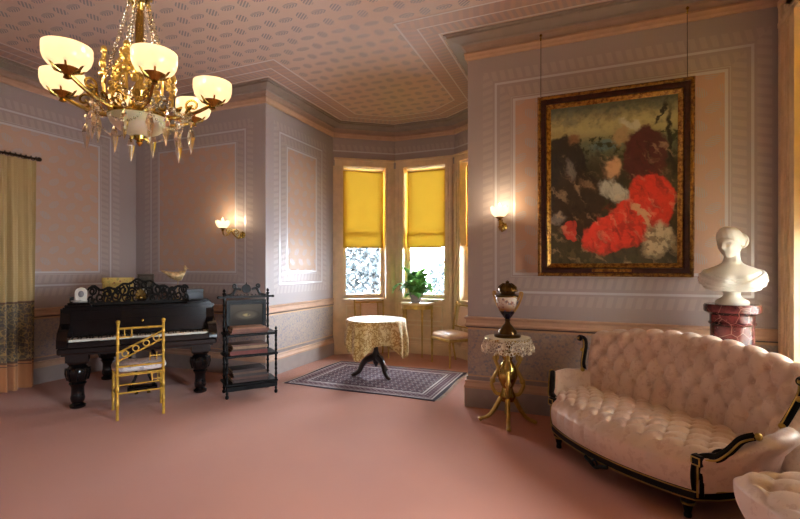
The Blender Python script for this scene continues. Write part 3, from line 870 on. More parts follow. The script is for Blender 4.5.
for s in (-1, 1):
    g.tube(smooth_path([(s*(ew-.05), ED, 1.155), (s*.16, ED, 1.175), (s*.12, ED, 1.24), (s*.065, ED, 1.225)], 6), .015, 6)
    g.tube(spiral((s*.135, ED, 1.27), .026, .006, -1.5, 1.3*s, 14), .011, 6)
g.lathe([(.001, -.012), (.05, -.01), (.056, .0), (.05, .012), (.001, .014)], 18, M=Matrix.Translation((0, ED, 1.235)) @ Matrix.Rotation(pi/2, 4, 'X'))
g.tube([(0, ED, 1.28), (0, ED, 1.315)], [.012, .002], 8); g.obj('crest', M_black, et)
pnl = bpy.data.objects.new('picture_panel', None); COL.objects.link(pnl); pnl.parent = et
PX = ew-.045
g = G()
for (x0, z0, x1, z1) in ((-PX, .732, PX, .775), (-PX, 1.055, PX, 1.10), (-PX, .775, -PX+.04, 1.055), (PX-.04, .775, PX, 1.055)): g.box(x0, ED-.02, z0, x1, ED+.012, z1)
for z in (.78, 1.05): g.box(-PX+.045, ED-.024, z-.004, PX-.045, ED-.018, z+.004)
g.obj('panel_frame', M_black, pnl)
def panel_mat():
    b = MB('painted_panel'); x, y, z = b.xyz()
    e = ((x/.15)*(x/.15)+((z-.915)/.06)*((z-.915)/.06)).sqrt(); n = b.noise(24, 4.0)
    c = b.mix(z.ss(.82, 1.05), lin((48, 42, 36)), lin((92, 86, 76)))
    c = b.mix(e.ss(1.0, .55), c, lin((100, 92, 78))); c = b.mix(e.line(1.0, .08, .05)*.8, c, lin((70, 62, 54)))
    c = b.mix(e.ss(.42, .1)*n.ss(.35, .6), c, lin((190, 168, 118)))
    return b.pbr(c, .6, Specular_IOR_Level=.2)
g = G(); g.box(-PX+.036, ED-.006, .77, PX-.036, ED+.004, 1.06); g.obj('painted_board', panel_mat(), pnl)
def book(label, x, y, z, sx, sy, sz, c, rz=0.0, group='books on the music stand'):
    cs, sn = cos(EA), sin(EA)
    t = thing('book', label, 'book', (em.x+x*cs-y*sn, em.y+x*sn+y*cs, z), EA+rz, group)
    m = plain('book_cloth', c, .6, var=.2, scale=20)
    g = G(); g.box(-sx, -sy, 0, sx, sy, .004); g.box(-sx, -sy, sz-.004, sx, sy, sz); g.box(-sx, -sy, .004, sx, -sy+.004, sz-.004); g.obj('cover', m, t)
    g = G(); g.box(-sx+.006, -sy+.004, .004, sx-.006, sy-.006, sz-.004); g.obj('pages', M_pages, t)
M_pages = plain('paper_pages', (186, 168, 140), .8, var=.1, scale=40)
stacks = [(.168, 5, [(60, 34, 26), (84, 50, 36), (52, 40, 34), (90, 62, 44), (44, 26, 22)], [.035, .028, .032, .026, .03], 'bottom'),
          (.488, 4, [(112, 46, 34), (70, 46, 34), (140, 110, 80), (96, 60, 44)], [.045, .022, .03, .022], 'middle'),
          (.728, 3, [(96, 56, 40), (120, 72, 52), (150, 104, 74)], [.022, .03, .018], 'top')]
cn = {0: 'lowest', 1: 'second from the bottom', 2: 'third from the bottom', 3: 'fourth from the bottom', 4: 'topmost'}
for (z, n, cs_, hs, nm) in stacks:
    rnd = random.Random(n)
    for k in range(n):
        w = 'topmost' if k == n-1 else cn[k]
        book('bound music book, %s in the stack on the %s shelf' % (w, nm), -.02+rnd.uniform(-.015, .015), .13+rnd.uniform(-.01, .01), z, ew-.06-.006*k-rnd.uniform(0, .02), .12, hs[k], cs_[k], rnd.uniform(-.05, .05))
        z += hs[k]+.0005
# ------------------------------------------------------------------ rug
def rug_mat(x0, x1, y0, y1):
    b = MB('persian_rug'); x, y, z = b.xyz()
    hx, hy = (x1-x0)/2, (y1-y0)/2
    d = ((x.abs()-hx)*-1.0).min((y.abs()-hy)*-1.0)       # metres in from the edge
    cx = (x/.115).frac()-.5; cy = (y/.115).frac()-.5
    dia = cx.abs()+cy.abs()
    m1 = dia.line(.34, .06, .03); m2 = dia.ss(.16, .1)
    cx2 = (x/.115+.5).frac()-.5; cy2 = (y/.115+.5).frac()-.5; m3 = (cx2.abs()+cy2.abs()).ss(.12, .07)
    n = b.noise(120, 2.0)
    dark = lin((78, 50, 60)); red = lin((130, 70, 76)); white = lin((206, 192, 188)); navy = lin((54, 38, 50))
    field = b.mix(m1*.75, dark, white); field = b.mix(m2*.8, field, red); field = b.mix(m3*.6, field, lin((150, 120, 120)))
    bz = ((x+y)*(2*pi/.075)).sin().ss(.2, .5)*((x-y)*(2*pi/.075)).sin().ss(.2, .5)
    bord = b.mix(bz*.75, lin((92, 58, 68)), lin((180, 154, 154)))
    col = b.mix(d.lt(.22), field, bord)
    col = b.mix(d.line(.22, .02).max(d.line(.05, .016)).max(d.line(.09, .01)*.6).max(d.line(.18, .01)*.6), col, white)
    col = b.mix(d.lt(.04), col, navy)
    col = b.mix(n.ss(.4, .7)*.35, col, dark)
    return b.pbr(col, .95, normal=b.bump(n, .4, .004))
RX0, RX1, RY0, RY1 = -3.60, -1.56, 4.80, 6.26
rug = thing('persian_rug', 'dark purple Persian rug with pale grid pattern lying in the bay', 'rug', ((RX0+RX1)/2, (RY0+RY1)/2, 0))
hx, hy = (RX1-RX0)/2, (RY1-RY0)/2
g = G()
def rz_(u, v):
    x = lerp(-hx, hx, u); y = lerp(-hy, hy, v)
    return (x+.012*sin(v*7), y+.012*sin(u*9+1), .008+.001*sin(u*11)*sin(v*13))
g.grid(rz_, 40, 30)
ed = [rz_(i/39, 0) for i in range(40)]+[rz_(1, j/29) for j in range(1, 30)]+[rz_(i/39, 1) for i in range(38, -1, -1)]+[rz_(0, j/29) for j in range(28, 0, -1)]
g.rings([[(p[0], p[1], .0005) for p in ed], ed], cap=False)
g.obj('pile', rug_mat(-hx, hx, -hy, hy), rug)
M_fringe = plain('cream_fringe', (190, 172, 150), .9)
for s in (-1, 1):
    g = G(); rnd = random.Random(4+s)
    for k in range(170):
        y = lerp(-hy+.005, hy-.005, k/169); x0 = s*hx+.012*sin((k/169)*7)
        g.add([(x0-s*.004, y-.003, .007), (x0-s*.004, y+.003, .007), (x0+s*.045, y+rnd.uniform(-.006, .006)+.002, .002), (x0+s*.045, y+rnd.uniform(-.006, .006)-.002, .002)], [(0, 1, 2, 3)])
    f = g.obj('fringe', M_fringe, rug); f['kind'] = 'stuff'

# ------------------------------------------------------------------ round table with gold cloth
def gold_cloth():
    b = MB('gold_brocade'); n = b.noise(17, 4.0, .6); v = b.voro(24, None, 'SMOOTH_F1')
    k = ((n*26.0+v*5.0).sin()).ss(-.1, .3)
    x, y, z = b.xyz()
    c = b.mix(k, lin((222, 196, 132)), lin((176, 134, 62)))
    top = ((x*x+y*y).sqrt()).ss(.375, .395)
    c = b.mix(top, b.mix(.55, lin((168, 160, 134)), lin((158, 148, 124))), c)
    return b.pbr(c, .5, Sheen_Weight=.2)
tp = (-2.665, 5.60, 0.011)
tb = thing('pedestal_table', 'small round table with dark carved tripod base under a gold cloth', 'table', tp)
TR, TZ = .40, .772
g = G(); g.lathe([(.01, TZ-.03), (TR-.02, TZ-.03), (TR-.008, TZ-.02), (TR-.004, TZ-.008), (TR-.012, TZ-.001), (.01, TZ-.001)], 48); g.obj('table_top', M_darkwood, tb)
g = G(); g.lathe([(.02, .20), (.05, .21), (.062, .25), (.05, .30), (.032, .34), (.028, .40), (.045, .46), (.055, .52), (.04, .58), (.03, .64), (.05, .69), (.10, .705), (.10, .716)], 18)
g.tube([(0, 0, .22), (0, 0, .17), (0, 0, .12)], [.05, .035, .008], 12); g.obj('column', M_darkwood, tb)
for k in range(3):
    a = radians(-32+120*k); d = (cos(a), sin(a))
    pts = smooth_path([(.02, .26), (.08, .235), (.14, .21), (.19, .15), (.22, .08), (.27, .035), (.315, .022)], 5)
    n = len(pts); g = G()
    g.tube([(p.x*d[0], p.x*d[1], p.y) for p in pts], [lerp(.045, .022, i/(n-1)) for i in range(n)], 8, flat=1.1)
    g.sphere((.315*d[0], .315*d[1], .02), .026, 8, 6, (1.1, 1.1, .75)); g.obj('leg', M_darkwood, tb)
cl = G()
def cloth(u, v):
    th = 2*pi*u
    corner = abs(cos(2*(th+radians(8))))**3
    rmax = TR+.30+.21*corner
    rho = v*rmax
    if rho <= TR-.012: return (rho*cos(th), rho*sin(th), TZ+.005)
    h = rho-(TR-.012); bend = min(h/.03, 1.0)
    fold = sin(th*11+.8*sin(th*2))*.55+.45*sin(th*17+1)
    r = TR+.012*bend+(.028*fold+.012)*min(h/.25, 1.0)+.03*corner*min(h/.3, 1)
    z = TZ+.005-max(h-.012, 0)*.985-.004*bend
    return (r*cos(th), r*sin(th), z)
cl.grid(cloth, 200, 60, cu=True)
clo = cl.obj('tablecloth', gold_cloth(), None, 60, loc=tp)
tag(clo, 'gold brocade cloth with pale top draped over the round table', 'tablecloth')

# ------------------------------------------------------------------ bay chairs
def bay_chair(loc, rz, label):
    t = thing('side_chair', label, 'chair', loc, rz, 'pale gilt chairs in the bay')
    w, d = .27, .42                                   # local -y is the front
    for s in (-1, 1):
        g = G(); g.lathe([(.012, 0), (.017, .01), (.011, .03), (.016, .2), (.021, .33), (.024, .345), (.018, .36), (.024, .375), (.024, .42)], 10, (s*(w-.02), -d/2+.02, 0)); g.obj('leg', M_goldpaint, t)
        g = G(); g.tube([(s*(w-.035), d/2+.04, 0), (s*(w-.03), d/2-.01, .25), (s*(w-.03), d/2-.015, .42)], [.013, .017, .018], 8); g.obj('leg', M_goldpaint, t)
        g = G(); g.tube([(s*(w-.03), d/2-.015, .42), (s*(w-.025), d/2+.02, .65), (s*(w-.02), d/2+.07, .91)], [.018, .015, .014], 8); g.sphere((s*(w-.02), d/2+.071, .925), .019, 8, 6); g.obj('back_post', M_goldpaint, t)
    g = G(); g.bbox(-w, -d/2, .375, w, d/2, .42, .008); g.obj('seat_frame', M_goldpaint, t)
    g = cushion_shape(w+.005, d/2+.005, .11, e=5.0); g.obj('seat', M_seatpink, t, 60, loc=(0, 0, .40))
    def yb(z): return d/2+.02+(z-.65)*.19
    for z in (.89, .56):
        g = G(); g.tube([(-w+.02, yb(z), z), (w-.02, yb(z), z)], .013, 8); g.obj('back_rail', M_goldpaint, t)
    for s in (-1, 1):
        g = G(); g.tube([(s*.15, yb(.56), .56), (s*.15, yb(.89), .89)], .011, 8); g.obj('back_upright', M_goldpaint, t)
    g = G()
    R = Matrix.Translation((0, yb(.725), .725)) @ Matrix.Rotation(-radians(10.7), 4, 'X')
    g.bbox(-.142, -.022, -.155, .142, .022, .155, .016, R); g.obj('back_pad', M_seatpink, t, label='pink upholstered back pad')
M_seatpink = damask('rose_silk', (226, 190, 164), (214, 174, 148))
b1 = (floor_pt(357.7, 360)+floor_pt(389, 358))/2
f1 = Vector((-.58, .81))
bay_chair((b1.x+f1.x*.19, b1.y+f1.y*.19, 0), radians(35.5), 'pale gilt chair with pink back pad behind the round table, below a bay window')
b2 = (floor_pt(432, 362)+floor_pt(448, 368.5))/2
f2 = Vector((.68, .74))
bay_chair((b2.x+f2.x*.2, b2.y+f2.y*.2, 0), radians(-40), 'pale gilt chair with pink cushioned seat beside the half-round fern table')

# ------------------------------------------------------------------ half-round table and fern
hc = Vector((-2.66, 7.27, 0))
ht = thing('demilune_table', 'gilt half-round console table with slim legs below the middle bay window', 'table', tuple(hc))
half = [(.29*cos(pi+pi*i/24), .29*sin(pi+pi*i/24)) for i in range(25)]
g = G(); g.prism(half, .865, .885); g.prism([(x*1.03, y*1.03) for x, y in half], .885, .90); g.obj('top', plain('cream_table_top', (226, 200, 150), .35, var=.08), ht)
g = G(); g.prism([(x*.93, y*.93) for x, y in half], .79, .865); g.obj('apron', M_goldpaint, ht)
for a in (185, 235, 305, 355):
    x, y = .255*cos(radians(a)), .255*sin(radians(a)); g = G()
    g.lathe([(.010, 0), (.014, .012), (.009, .03), (.013, .3), (.018, .62), (.024, .66), (.016, .68), (.022, .70), (.022, .80)], 10, (x, y, 0)); g.obj('leg', M_goldpaint, ht)
fern = thing('potted_fern', 'green fern in a pale pot on the half-round table', 'plant', (hc.x+.01, hc.y-.14, .901))
g = G(); g.lathe([(.045, 0), (.055, .005), (.062, .05), (.075, .12), (.08, .125), (.078, .135), (.068, .13), (.06, .11), (.01, .105)], 18); g.obj('pot', plain('pale_pot', (150, 140, 150), .35), fern)
def frond_mesh(seed):
    rnd = random.Random(seed); L = rnd.uniform(.26, .36); rise = rnd.uniform(.10, .24); fall = rnd.uniform(.02, .22)
    g = G(); P = []
    for k in range(15):
        t = k/14; P.append(Vector((L*t*(1-.15*t), .02*sin(t*4+seed), .11+rise*sin(min(t*1.9, pi))*1.0+(rise*.5)*t-fall*t*t*1.3)))
    g.tube(P, [.003]*14+[.001], 4)
    for k in range(1, 15):
        t = k/14; w = .06*sin(pi*min(t*.9+.12, 1.0))+.008; d = (P[min(k+1, 14)]-P[k-1]).normalized(); sd = d.cross(Vector((0, 0, 1))).normalized()
        for s in (-1, 1):
            a = P[k]; b = a+sd*s*w+d*w*.45-Vector((0, 0, w*.25)); n = d*.017
            g.add([a-n, a+n, b+n*.75, b-n*.5], [(0, 1, 2, 3)])
    return g.mesh('frond', M_fern)
M_fern = leaves('fern_leaf', (74, 130, 48), (120, 176, 84))
fm = [frond_mesh(k) for k in range(6)]
rnd = random.Random(3)
fern.scale = (1.4, 1.4, 1.25)
for k in range(38):
    o = mobj('frond', fm[k % 6], fern); o.rotation_euler = (rnd.uniform(-.1, .1), rnd.uniform(-.45, .25) if k % 3 else rnd.uniform(-.95, -.4), k*2.4); s = rnd.uniform(.75, 1.05); o.scale = (s, s, s)

# ------------------------------------------------------------------ gilt stand with lace mat and urn
uc = floor_pt(511, 418)
uc.y = 4.42; uc.x = -.70
us = thing('gilt_stand', 'ornate gilt pedestal stand on splayed legs beside the sofa', 'stand', (uc.x, uc.y, 0), .2)
g = G(); g.lathe([(.01, .79), (.19, .79), (.212, .797), (.216, .81), (.208, .822), (.01, .822)], 36); g.obj('top', M_gold, us)
g = G(); g.lathe([(.02, .20), (.06, .21), (.08, .26), (.06, .30), (.05, .34), (.08, .40), (.095, .45), (.085, .52), (.06, .57), (.04, .60), (.06, .65), (.05, .70), (.035, .73), (.06, .77), (.10, .79)], 18); g.obj('column', M_brass, us)
for k in range(4):
    a = k*pi/2; R = Matrix.Rotation(a, 4, 'Z'); g = G()
    g.tube([R @ p for p in smooth_path([Vector((.04, 0, .66)), Vector((.10, 0, .66)), Vector((.115, 0, .60)), Vector((.085, 0, .52)), Vector((.12, 0, .45)), Vector((.15, 0, .37)), Vector((.11, 0, .28)), Vector((.05, 0, .27))], 6)], .019, 8)
    g.tube([R @ Vector(p) for p in spiral((.115, 0, .62), .035, .008, 1.5, 1.4, 14)], .009, 6)
    g.sphere(tuple(R @ Vector((.14, 0, .40))), .03, 8, 6); g.obj('scroll_bracket', M_gold, us)
    g = G(); pts = smooth_path([Vector((.02, 0, .27)), Vector((.07, 0, .22)), Vector((.12, 0, .13)), Vector((.18, 0, .055)), Vector((.255, 0, .022))], 6)
    n = len(pts); g.tube([R @ p for p in pts], [lerp(.026, .017, i/(n-1)) for i in range(n)], 8)
    g.sphere(tuple(R @ Vector((.255, 0, .02))), .024, 8, 6, (1, 1, .8)); g.obj('leg', M_gold, us)
def lace_mat():
    b = MB('ivory_lace'); x, y, z = b.xyz()
    n = b.voro(42, None, 'DISTANCE_TO_EDGE'); w = b.voro(16, None, 'F1')
    c = lin((226, 214, 190))
    d = b.node('ShaderNodeBsdfDiffuse'); d.inputs[0].default_value = c
    tr = b.node('ShaderNodeBsdfTransparent')
    r = (x*x+y*y).sqrt()
    hole = n.ss(.07, .11)*w.ss(.25, .4)*r.gt(.21)
    mx = b.node('ShaderNodeMixShader'); b.put(mx.inputs[0], hole*.85)
    b.nt.links.new(d.outputs[0], mx.inputs[1]); b.nt.links.new(tr.outputs[0], mx.inputs[2])
    return b.end(mx.outputs[0])
g = G()
def lace(u, v):
    th = 2*pi*u; rmax = .216+.125+.02*abs(sin(th*9)); rho = v*rmax
    if rho < .208: return (rho*cos(th), rho*sin(th), .826)
    h = rho-.208; r = .22+(.02*sin(th*13)+.015)*min(h/.1, 1)
    return (r*cos(th), r*sin(th), .826-h*.97)
g.grid(lace, 216, 40, cu=True)
o = g.obj('lace_doily', lace_mat(), None, 60, loc=(uc.x, uc.y, 0)); tag(o, 'ivory lace mat hanging over the edge of the gilt stand', 'lace mat')
def urn_mat():
    b = MB('painted_porcelain'); x, y, z = b.xyz()
    an = b.node('ShaderNodeMath', operation='ARCTAN2'); b.put(an.inputs[0], y); b.put(an.inputs[1], x); t = V(b, an.outputs[0])
    n = b.noise(26, 3.0, .6); n2 = b.noise(40, 3.0, .6)
    c = b.mix(z.ss(.26, .34), lin((150, 110, 60)), lin((224, 214, 200)))
    fig = n.ss(.52, .58)*z.inside(.25, .38)
    c = b.mix(fig*.8, c, b.mix(n2.ss(.45, .55), lin((150, 84, 60)), lin((70, 84, 120))))
    return b.pbr(c, .15)
ur = thing('urn', 'lidded porcelain urn with gilt handles on the lace covered stand', 'urn', (uc.x, uc.y, .828), -.35)
M_bronze = gold('dark_gilt', (96, 72, 38), .28, .9)
M_cobalt = plain('cobalt_glaze', (20, 20, 42), .12)
g = G(); g.lathe([(.01, 0), (.125, 0), (.128, .018), (.115, .028), (.09, .03), (.088, .06), (.065, .085), (.05, .105), (.03, .125), (.022, .15), (.03, .165), (.02, .175)], 24); g.obj('base', M_bronze, ur)
g = G(); g.lathe([(.02, .17), (.034, .185), (.06, .22), (.078, .25)], 24); g.obj('lower_bowl', M_cobalt, ur)
g = G(); g.lathe([(.078, .25), (.095, .29), (.108, .34), (.112, .375), (.108, .385)], 28); g.obj('body', urn_mat(), ur)
g = G(); g.lathe([(.106, .383), (.118, .388), (.118, .40), (.09, .405), (.072, .415), (.075, .43), (.088, .44), (.088, .465), (.075, .485), (.05, .505), (.02, .515), (.016, .525), (.02, .533), (.0, .545)], 24)
for k in range(10):
    a = k*pi/5; g.tube([(.089*cos(a), .089*sin(a), .435), (.08*cos(a), .08*sin(a), .478), (.04*cos(a), .04*sin(a), .512)], .009, 5)
g.obj('lid', M_bronze, ur)
for s in (-1, 1):
    g = G(); g.tube(smooth_path([(s*.07, 0, .245), (s*.11, 0, .30), (s*.15, 0, .39), (s*.155, 0, .425), (s*.135, 0, .43), (s*.13, 0, .40), (s*.105, 0, .36)], 6), .010, 7); g.obj('handle', gold('pale_gilt', (200, 160, 96), .3, .8), ur)

# ------------------------------------------------------------------ painting on the wall
def painting_mat(w, h):
    b = MB('painted_canvas'); x, y, z = b.xyz()
    n = b.noise(7, 5.0, .6); n2 = b.noise(16, 4.0, .6)
    u = x/w+.5+(n-.5)*.16; v = z/h+(n2-.5)*.10           # 0..1 across, 0..1 up
    def blob(cx, cy, rx, ry, a=0.0, soft=.16):
        du, dv = u-cx, v-cy
        p = du*cos(a)+dv*sin(a); q = dv*cos(a)-du*sin(a)
        return ((p/rx)*(p/rx)+(q/ry)*(q/ry)).sqrt().ss(1.0, 1.0-soft)
    c = b.mix(v.ss(.60, .72), lin((66, 57, 36)), lin((104, 108, 78)))                     # dim foreground, far hills
    c = b.mix(v.ss(.74, .84), c, lin((176, 164, 112)))                                      # warm sky
    c = b.mix(v.ss(.86, .99), c, lin((88, 90, 70)))
    c = b.mix(n.ss(.5, .62)*v.ss(.8, .9)*.6, c, lin((110, 112, 92)))
    c = b.mix(blob(.46, .735, .17, .05, 0, .7), c, lin((96, 122, 120)))
    c = b.mix(n2.ss(.5, .6)*v.inside(.66, .80), c, lin((58, 62, 36)))
    c = b.mix(blob(.13, .60, .19, .24, .1), c, lin((50, 40, 31)))                          # dark mantle
    c = b.mix(blob(.22, .38, .24, .24, -.3), c, lin((62, 46, 33)))
    c = b.mix(blob(.20, .79, .06, .045, .3, .6), c, lin((132, 96, 64)))
    c = b.mix(blob(.17, .60, .05, .09, .2, .6), c, lin((120, 112, 98)))
    c = b.mix(blob(.30, .50, .10, .03, -.4, .6), c, lin((126, 98, 70)))
    c = b.mix(blob(.76, .66, .18, .19, -.2), c, lin((84, 36, 34)))                         # wine cloak
    c = b.mix(blob(.58, .78, .09, .06, .5, .5), c, lin((168, 140, 98)))
    c = b.mix(blob(.64, .85, .10, .035, -.4, .5), c, lin((190, 184, 154)))
    c = b.mix(blob(.80, .36, .19, .20, .4), c, lin((206, 52, 36)))                          # red drapery
    c = b.mix(blob(.50, .19, .26, .13, .25), c, lin((214, 58, 40)))
    c = b.mix(blob(.66, .26, .22, .16, .25), c, lin((214, 58, 40)))
    c = b.mix(n.ss(.52, .62)*blob(.62, .25, .34, .22, .3, .5)*.6, c, lin((140, 28, 22)))
    c = b.mix(blob(.17, .21, .07, .07, .3), c, lin((186, 54, 40)))
    c = b.mix(blob(.52, .45, .15, .07, -.35, .4), c, lin((190, 190, 172)))
    c = b.mix(blob(.51, .59, .09, .08, .9, .5), c, lin((196, 152, 108)))
    c = b.mix(blob(.74, .30, .15, .030, -.75, .4), c, lin((204, 160, 116)))
    c = b.mix(blob(.86, .14, .15, .12, .4, .4), c, lin((196, 182, 146)))
    c = b.mix(n2.ss(.48, .56)*blob(.86, .14, .16, .13, .4, .5)*.7, c, lin((120, 102, 76)))
    c = b.mix(blob(.05, .29, .09, .05, .2, .5), c, lin((128, 122, 112)))
    c = b.mix(blob(.94, .72, .028, .3, .08, .6), c, lin((40, 34, 20)))
    c = b.mix(blob(.88, .90, .016, .10, -.5, .6), c, lin((44, 38, 24)))
    c = b.mix(n2.ss(.5, .6)*blob(.25, .06, .3, .07, 0, .6)*.7, c, lin((112, 98, 62)))
    f1 = b.noise(1.0, 3.0, .55, b.vec(u*16.0+v*9.0, v*4.0-u*3.0, 0.0)); f2 = b.noise(1.0, 3.0, .55, b.vec(u*5.0-v*4.0, v*15.0+u*10.0, 3.0))
    c = b.mix(f1.ss(.50, .68)*.55*v.lt(.74), c, lin((30, 20, 15)))
    c = b.mix(f2.ss(.54, .70)*.32*v.lt(.74), c, lin((226, 190, 140)))
    c = b.mix(n2.ss(.45, .65)*.2, c, lin((30, 24, 18)))
    return b.pbr(c, .35)
FY = YR-.10
pl = on_y(537.5, 97, FY-.02); pr_ = on_y(695, 77, FY-.02); zb = on_y(540, 276, FY).z; zt = (pl.z+pr_.z)/2
pw, ph = pr_.x-pl.x, zt-zb
print('painting', pw, ph, zb)
paint = thing('oil_painting', 'large oil painting with red drapery in a carved gilt frame', 'painting', ((pl.x+pr_.x)/2, YR-.036, zb))
paint.rotation_euler = (radians(1.6), 0, 0)
FW = .125
def frame_gilt():
    b = MB('carved_gilt'); n = b.noise(30, 4.0, .6); v = b.voro(40, None, 'F1')
    c = b.mix(n.ss(.4, .62), lin((160, 116, 50)), lin((108, 68, 30))); c = b.mix(v.ss(.3, .1)*.5, c, lin((190, 146, 70)))
    return b.pbr(c, .32, .75, b.bump(v, .6, .006))
M_fgilt = frame_gilt()
M_fdark = plain('frame_dark_band', (62, 26, 18), .35, .2, var=.4, scale=25)
def frame_ring(prof, mat, name):
    """prof = closed list of (inset from the outer edge, depth towards the room)"""
    g = G(); rs = []
    for (sx, sz) in ((-1, 0), (1, 0), (1, 1), (-1, 1)):
        rs.append([(sx*(pw/2-i), -d, (i if sz == 0 else ph-i)) for i, d in prof])
    g.rings(rs, loop=True); return g.obj(name, mat, paint, 30)
frame_ring([(0, 0), (0, .05), (.012, .066), (.024, .066), (.034, .052), (.034, 0)], M_fgilt, 'outer_moulding')
frame_ring([(.034, 0), (.034, .048), (.05, .052), (.078, .044), (.082, .03), (.082, 0)], M_fdark, 'middle_band')
frame_ring([(.082, 0), (.082, .034), (.09, .04), (.10, .034), (FW-.01, .022), (FW, .012), (FW, 0)], M_fgilt, 'inner_moulding')
iw, ih = pw-2*FW+.01, ph-2*FW+.01
g = G(); g.box(-iw/2, -.010, 0, iw/2, 0, ih); cv = g.obj('canvas', painting_mat(iw, ih), paint, loc=(0, 0, FW-.005))
g = G(); g.bbox(-.17, -.058, .045, .17, -.046, .075, .003); g.obj('name_plate', M_fgilt, paint)
for u, lb in ((541, 'thin hanging wire and hook at the painting side next to the wall sconce'), (687, 'thin hanging wire and hook at the painting side above the marble bust')):
    q = on_y(u, 60, YR-.03); t = thing('picture_wire', lb, 'wire', (q.x, YR-.04, zt), group='wires of the oil painting')
    g = G(); g.tube([(0, -.012, -.06), (0, .0, 3.80-zt)], .003, 6); g.obj('wire', M_darkwood, t)
    g = G(); g.tube(smooth_path([(0, .02, 3.835-zt), (0, -.004, 3.845-zt), (0, -.010, 3.81-zt), (0, .0, 3.785-zt)], 5), .007, 6); g.sphere((0, -.012, 3.83-zt), .014, 8, 6); g.obj('hook', M_brass, t)

# ------------------------------------------------------------------ red marble pedestal and bust
pd = on_y(732, 300, 4.40)
ped = thing('marble_pedestal', 'round red marble pedestal behind the sofa', 'pedestal', (pd.x, pd.y, 0))
PZ = 1.20
g = G(); g.lathe([(.17, 0), (.20, .01), (.20, .08), (.175, .10), (.178, .12), (.16, .15)], 36); g.obj('base', M_redmarble, ped)
g = G(); g.lathe([(.16, .15), (.155, .30), (.148, PZ-.17), (.148, PZ-.165)], 36); g.obj('shaft', M_redmarble, ped)
g = G(); g.lathe([(.148, PZ-.17), (.158, PZ-.162), (.162, PZ-.15), (.152, PZ-.14), (.152, PZ-.085), (.172, PZ-.072), (.190, PZ-.062), (.194, PZ-.05), (.194, PZ-.012), (.186, PZ), (.01, PZ)], 36); g.obj('cap', M_redmarble, ped)
bust = thing('marble_bust', 'white marble bust of a draped woman on the red pedestal', 'bust', (pd.x, pd.y, PZ), radians(-4))
g = G(); g.lathe([(.01, 0), (.112, 0), (.116, .015), (.108, .03), (.088, .042), (.065, .058), (.055, .08), (.06, .10), (.07, .115), (.01, .117)], 30); g.obj('socle', M_white, bust)
# torso: local -y faces the room; sections (z, half width, front, back, x shift)
SECS = [(.105, .07, .06, .06), (.113, .125, .09, .085), (.128, .172, .11, .10), (.15, .205, .122, .11), (.18, .222, .13, .118), (.21, .226, .128, .118), (.24, .218, .118, .112), (.262, .20, .106, .102), (.282, .17, .092, .092), (.298, .135, .080, .084), (.314, .098, .068, .075), (.33, .072, .058, .066), (.35, .060, .052, .058), (.37, .055, .050, .053), (.39, .053, .050, .051), (.42, .053, .052, .054)]
def bust_pt(a, z, k=1.0):
    """point on the torso at angle a (0 = +x, -pi/2 = front) and height z"""
    i = 0
    while i < len(SECS)-2 and SECS[i+1][0] < z: i += 1
    A, B = SECS[i], SECS[i+1]; f = min(max((z-A[0])/(B[0]-A[0]), 0), 1)
    w, fr, bk = (lerp(A[j], B[j], f) for j in (1, 2, 3)); c, s = cos(a), sin(a)
    r_y = fr if s < 0 else bk
    x = w*(abs(c)**.85)*(1 if c >= 0 else -1); y = r_y*(abs(s)**.9)*(1 if s >= 0 else -1)
    if s < 0 and .14 < z < .28: y -= .030*math.exp(-((abs(x)-.075)/.055)**2)*math.exp(-((z-.20)/.04)**2)
    return (x*k, y*k, z)
def bust_body():
    g = G(); n = 48
    g.rings([[bust_pt(2*pi*i/n, z) for i in range(n)] for z in [lerp(.105, .42, k/40) for k in range(41)]]); return g
bust_body().obj('shoulders', M_white, bust, 70)
def fold(g, a0, z0, a1, z1, r, dip=0.0, n=18):
    q = []
    for i in range(n+1):
        t = i/n; q.append(bust_pt(lerp(a0, a1, t), lerp(z0, z1, t)-dip*sin(pi*t), .985))
    g.tube(q, [r*(.45+.55*sin(pi*(i+.3)/(n+.6))) for i in range(n+1)], 8)
g = G(); H_ = -pi/2
for k in range(5):                                     # shawl crossing the chest
    fold(g, -pi+.02, .268-.032*k, H_+.12, .172-.014*k, .021)
    fold(g, -.02, .275-.034*k, H_-.02, .150-.009*k, .021)
for k in range(3): fold(g, -pi+.75+.05*k, .262-.010*k, -.75-.05*k, .262-.010*k, .009, .035)
for s in (0, 1):
    for k in range(4): fold(g, -.1 if s == 0 else -pi+.1, .265-.03*k, .9 if s == 0 else -pi-.9, .275-.034*k, .016)
g.obj('drapery', M_white, bust, 80)
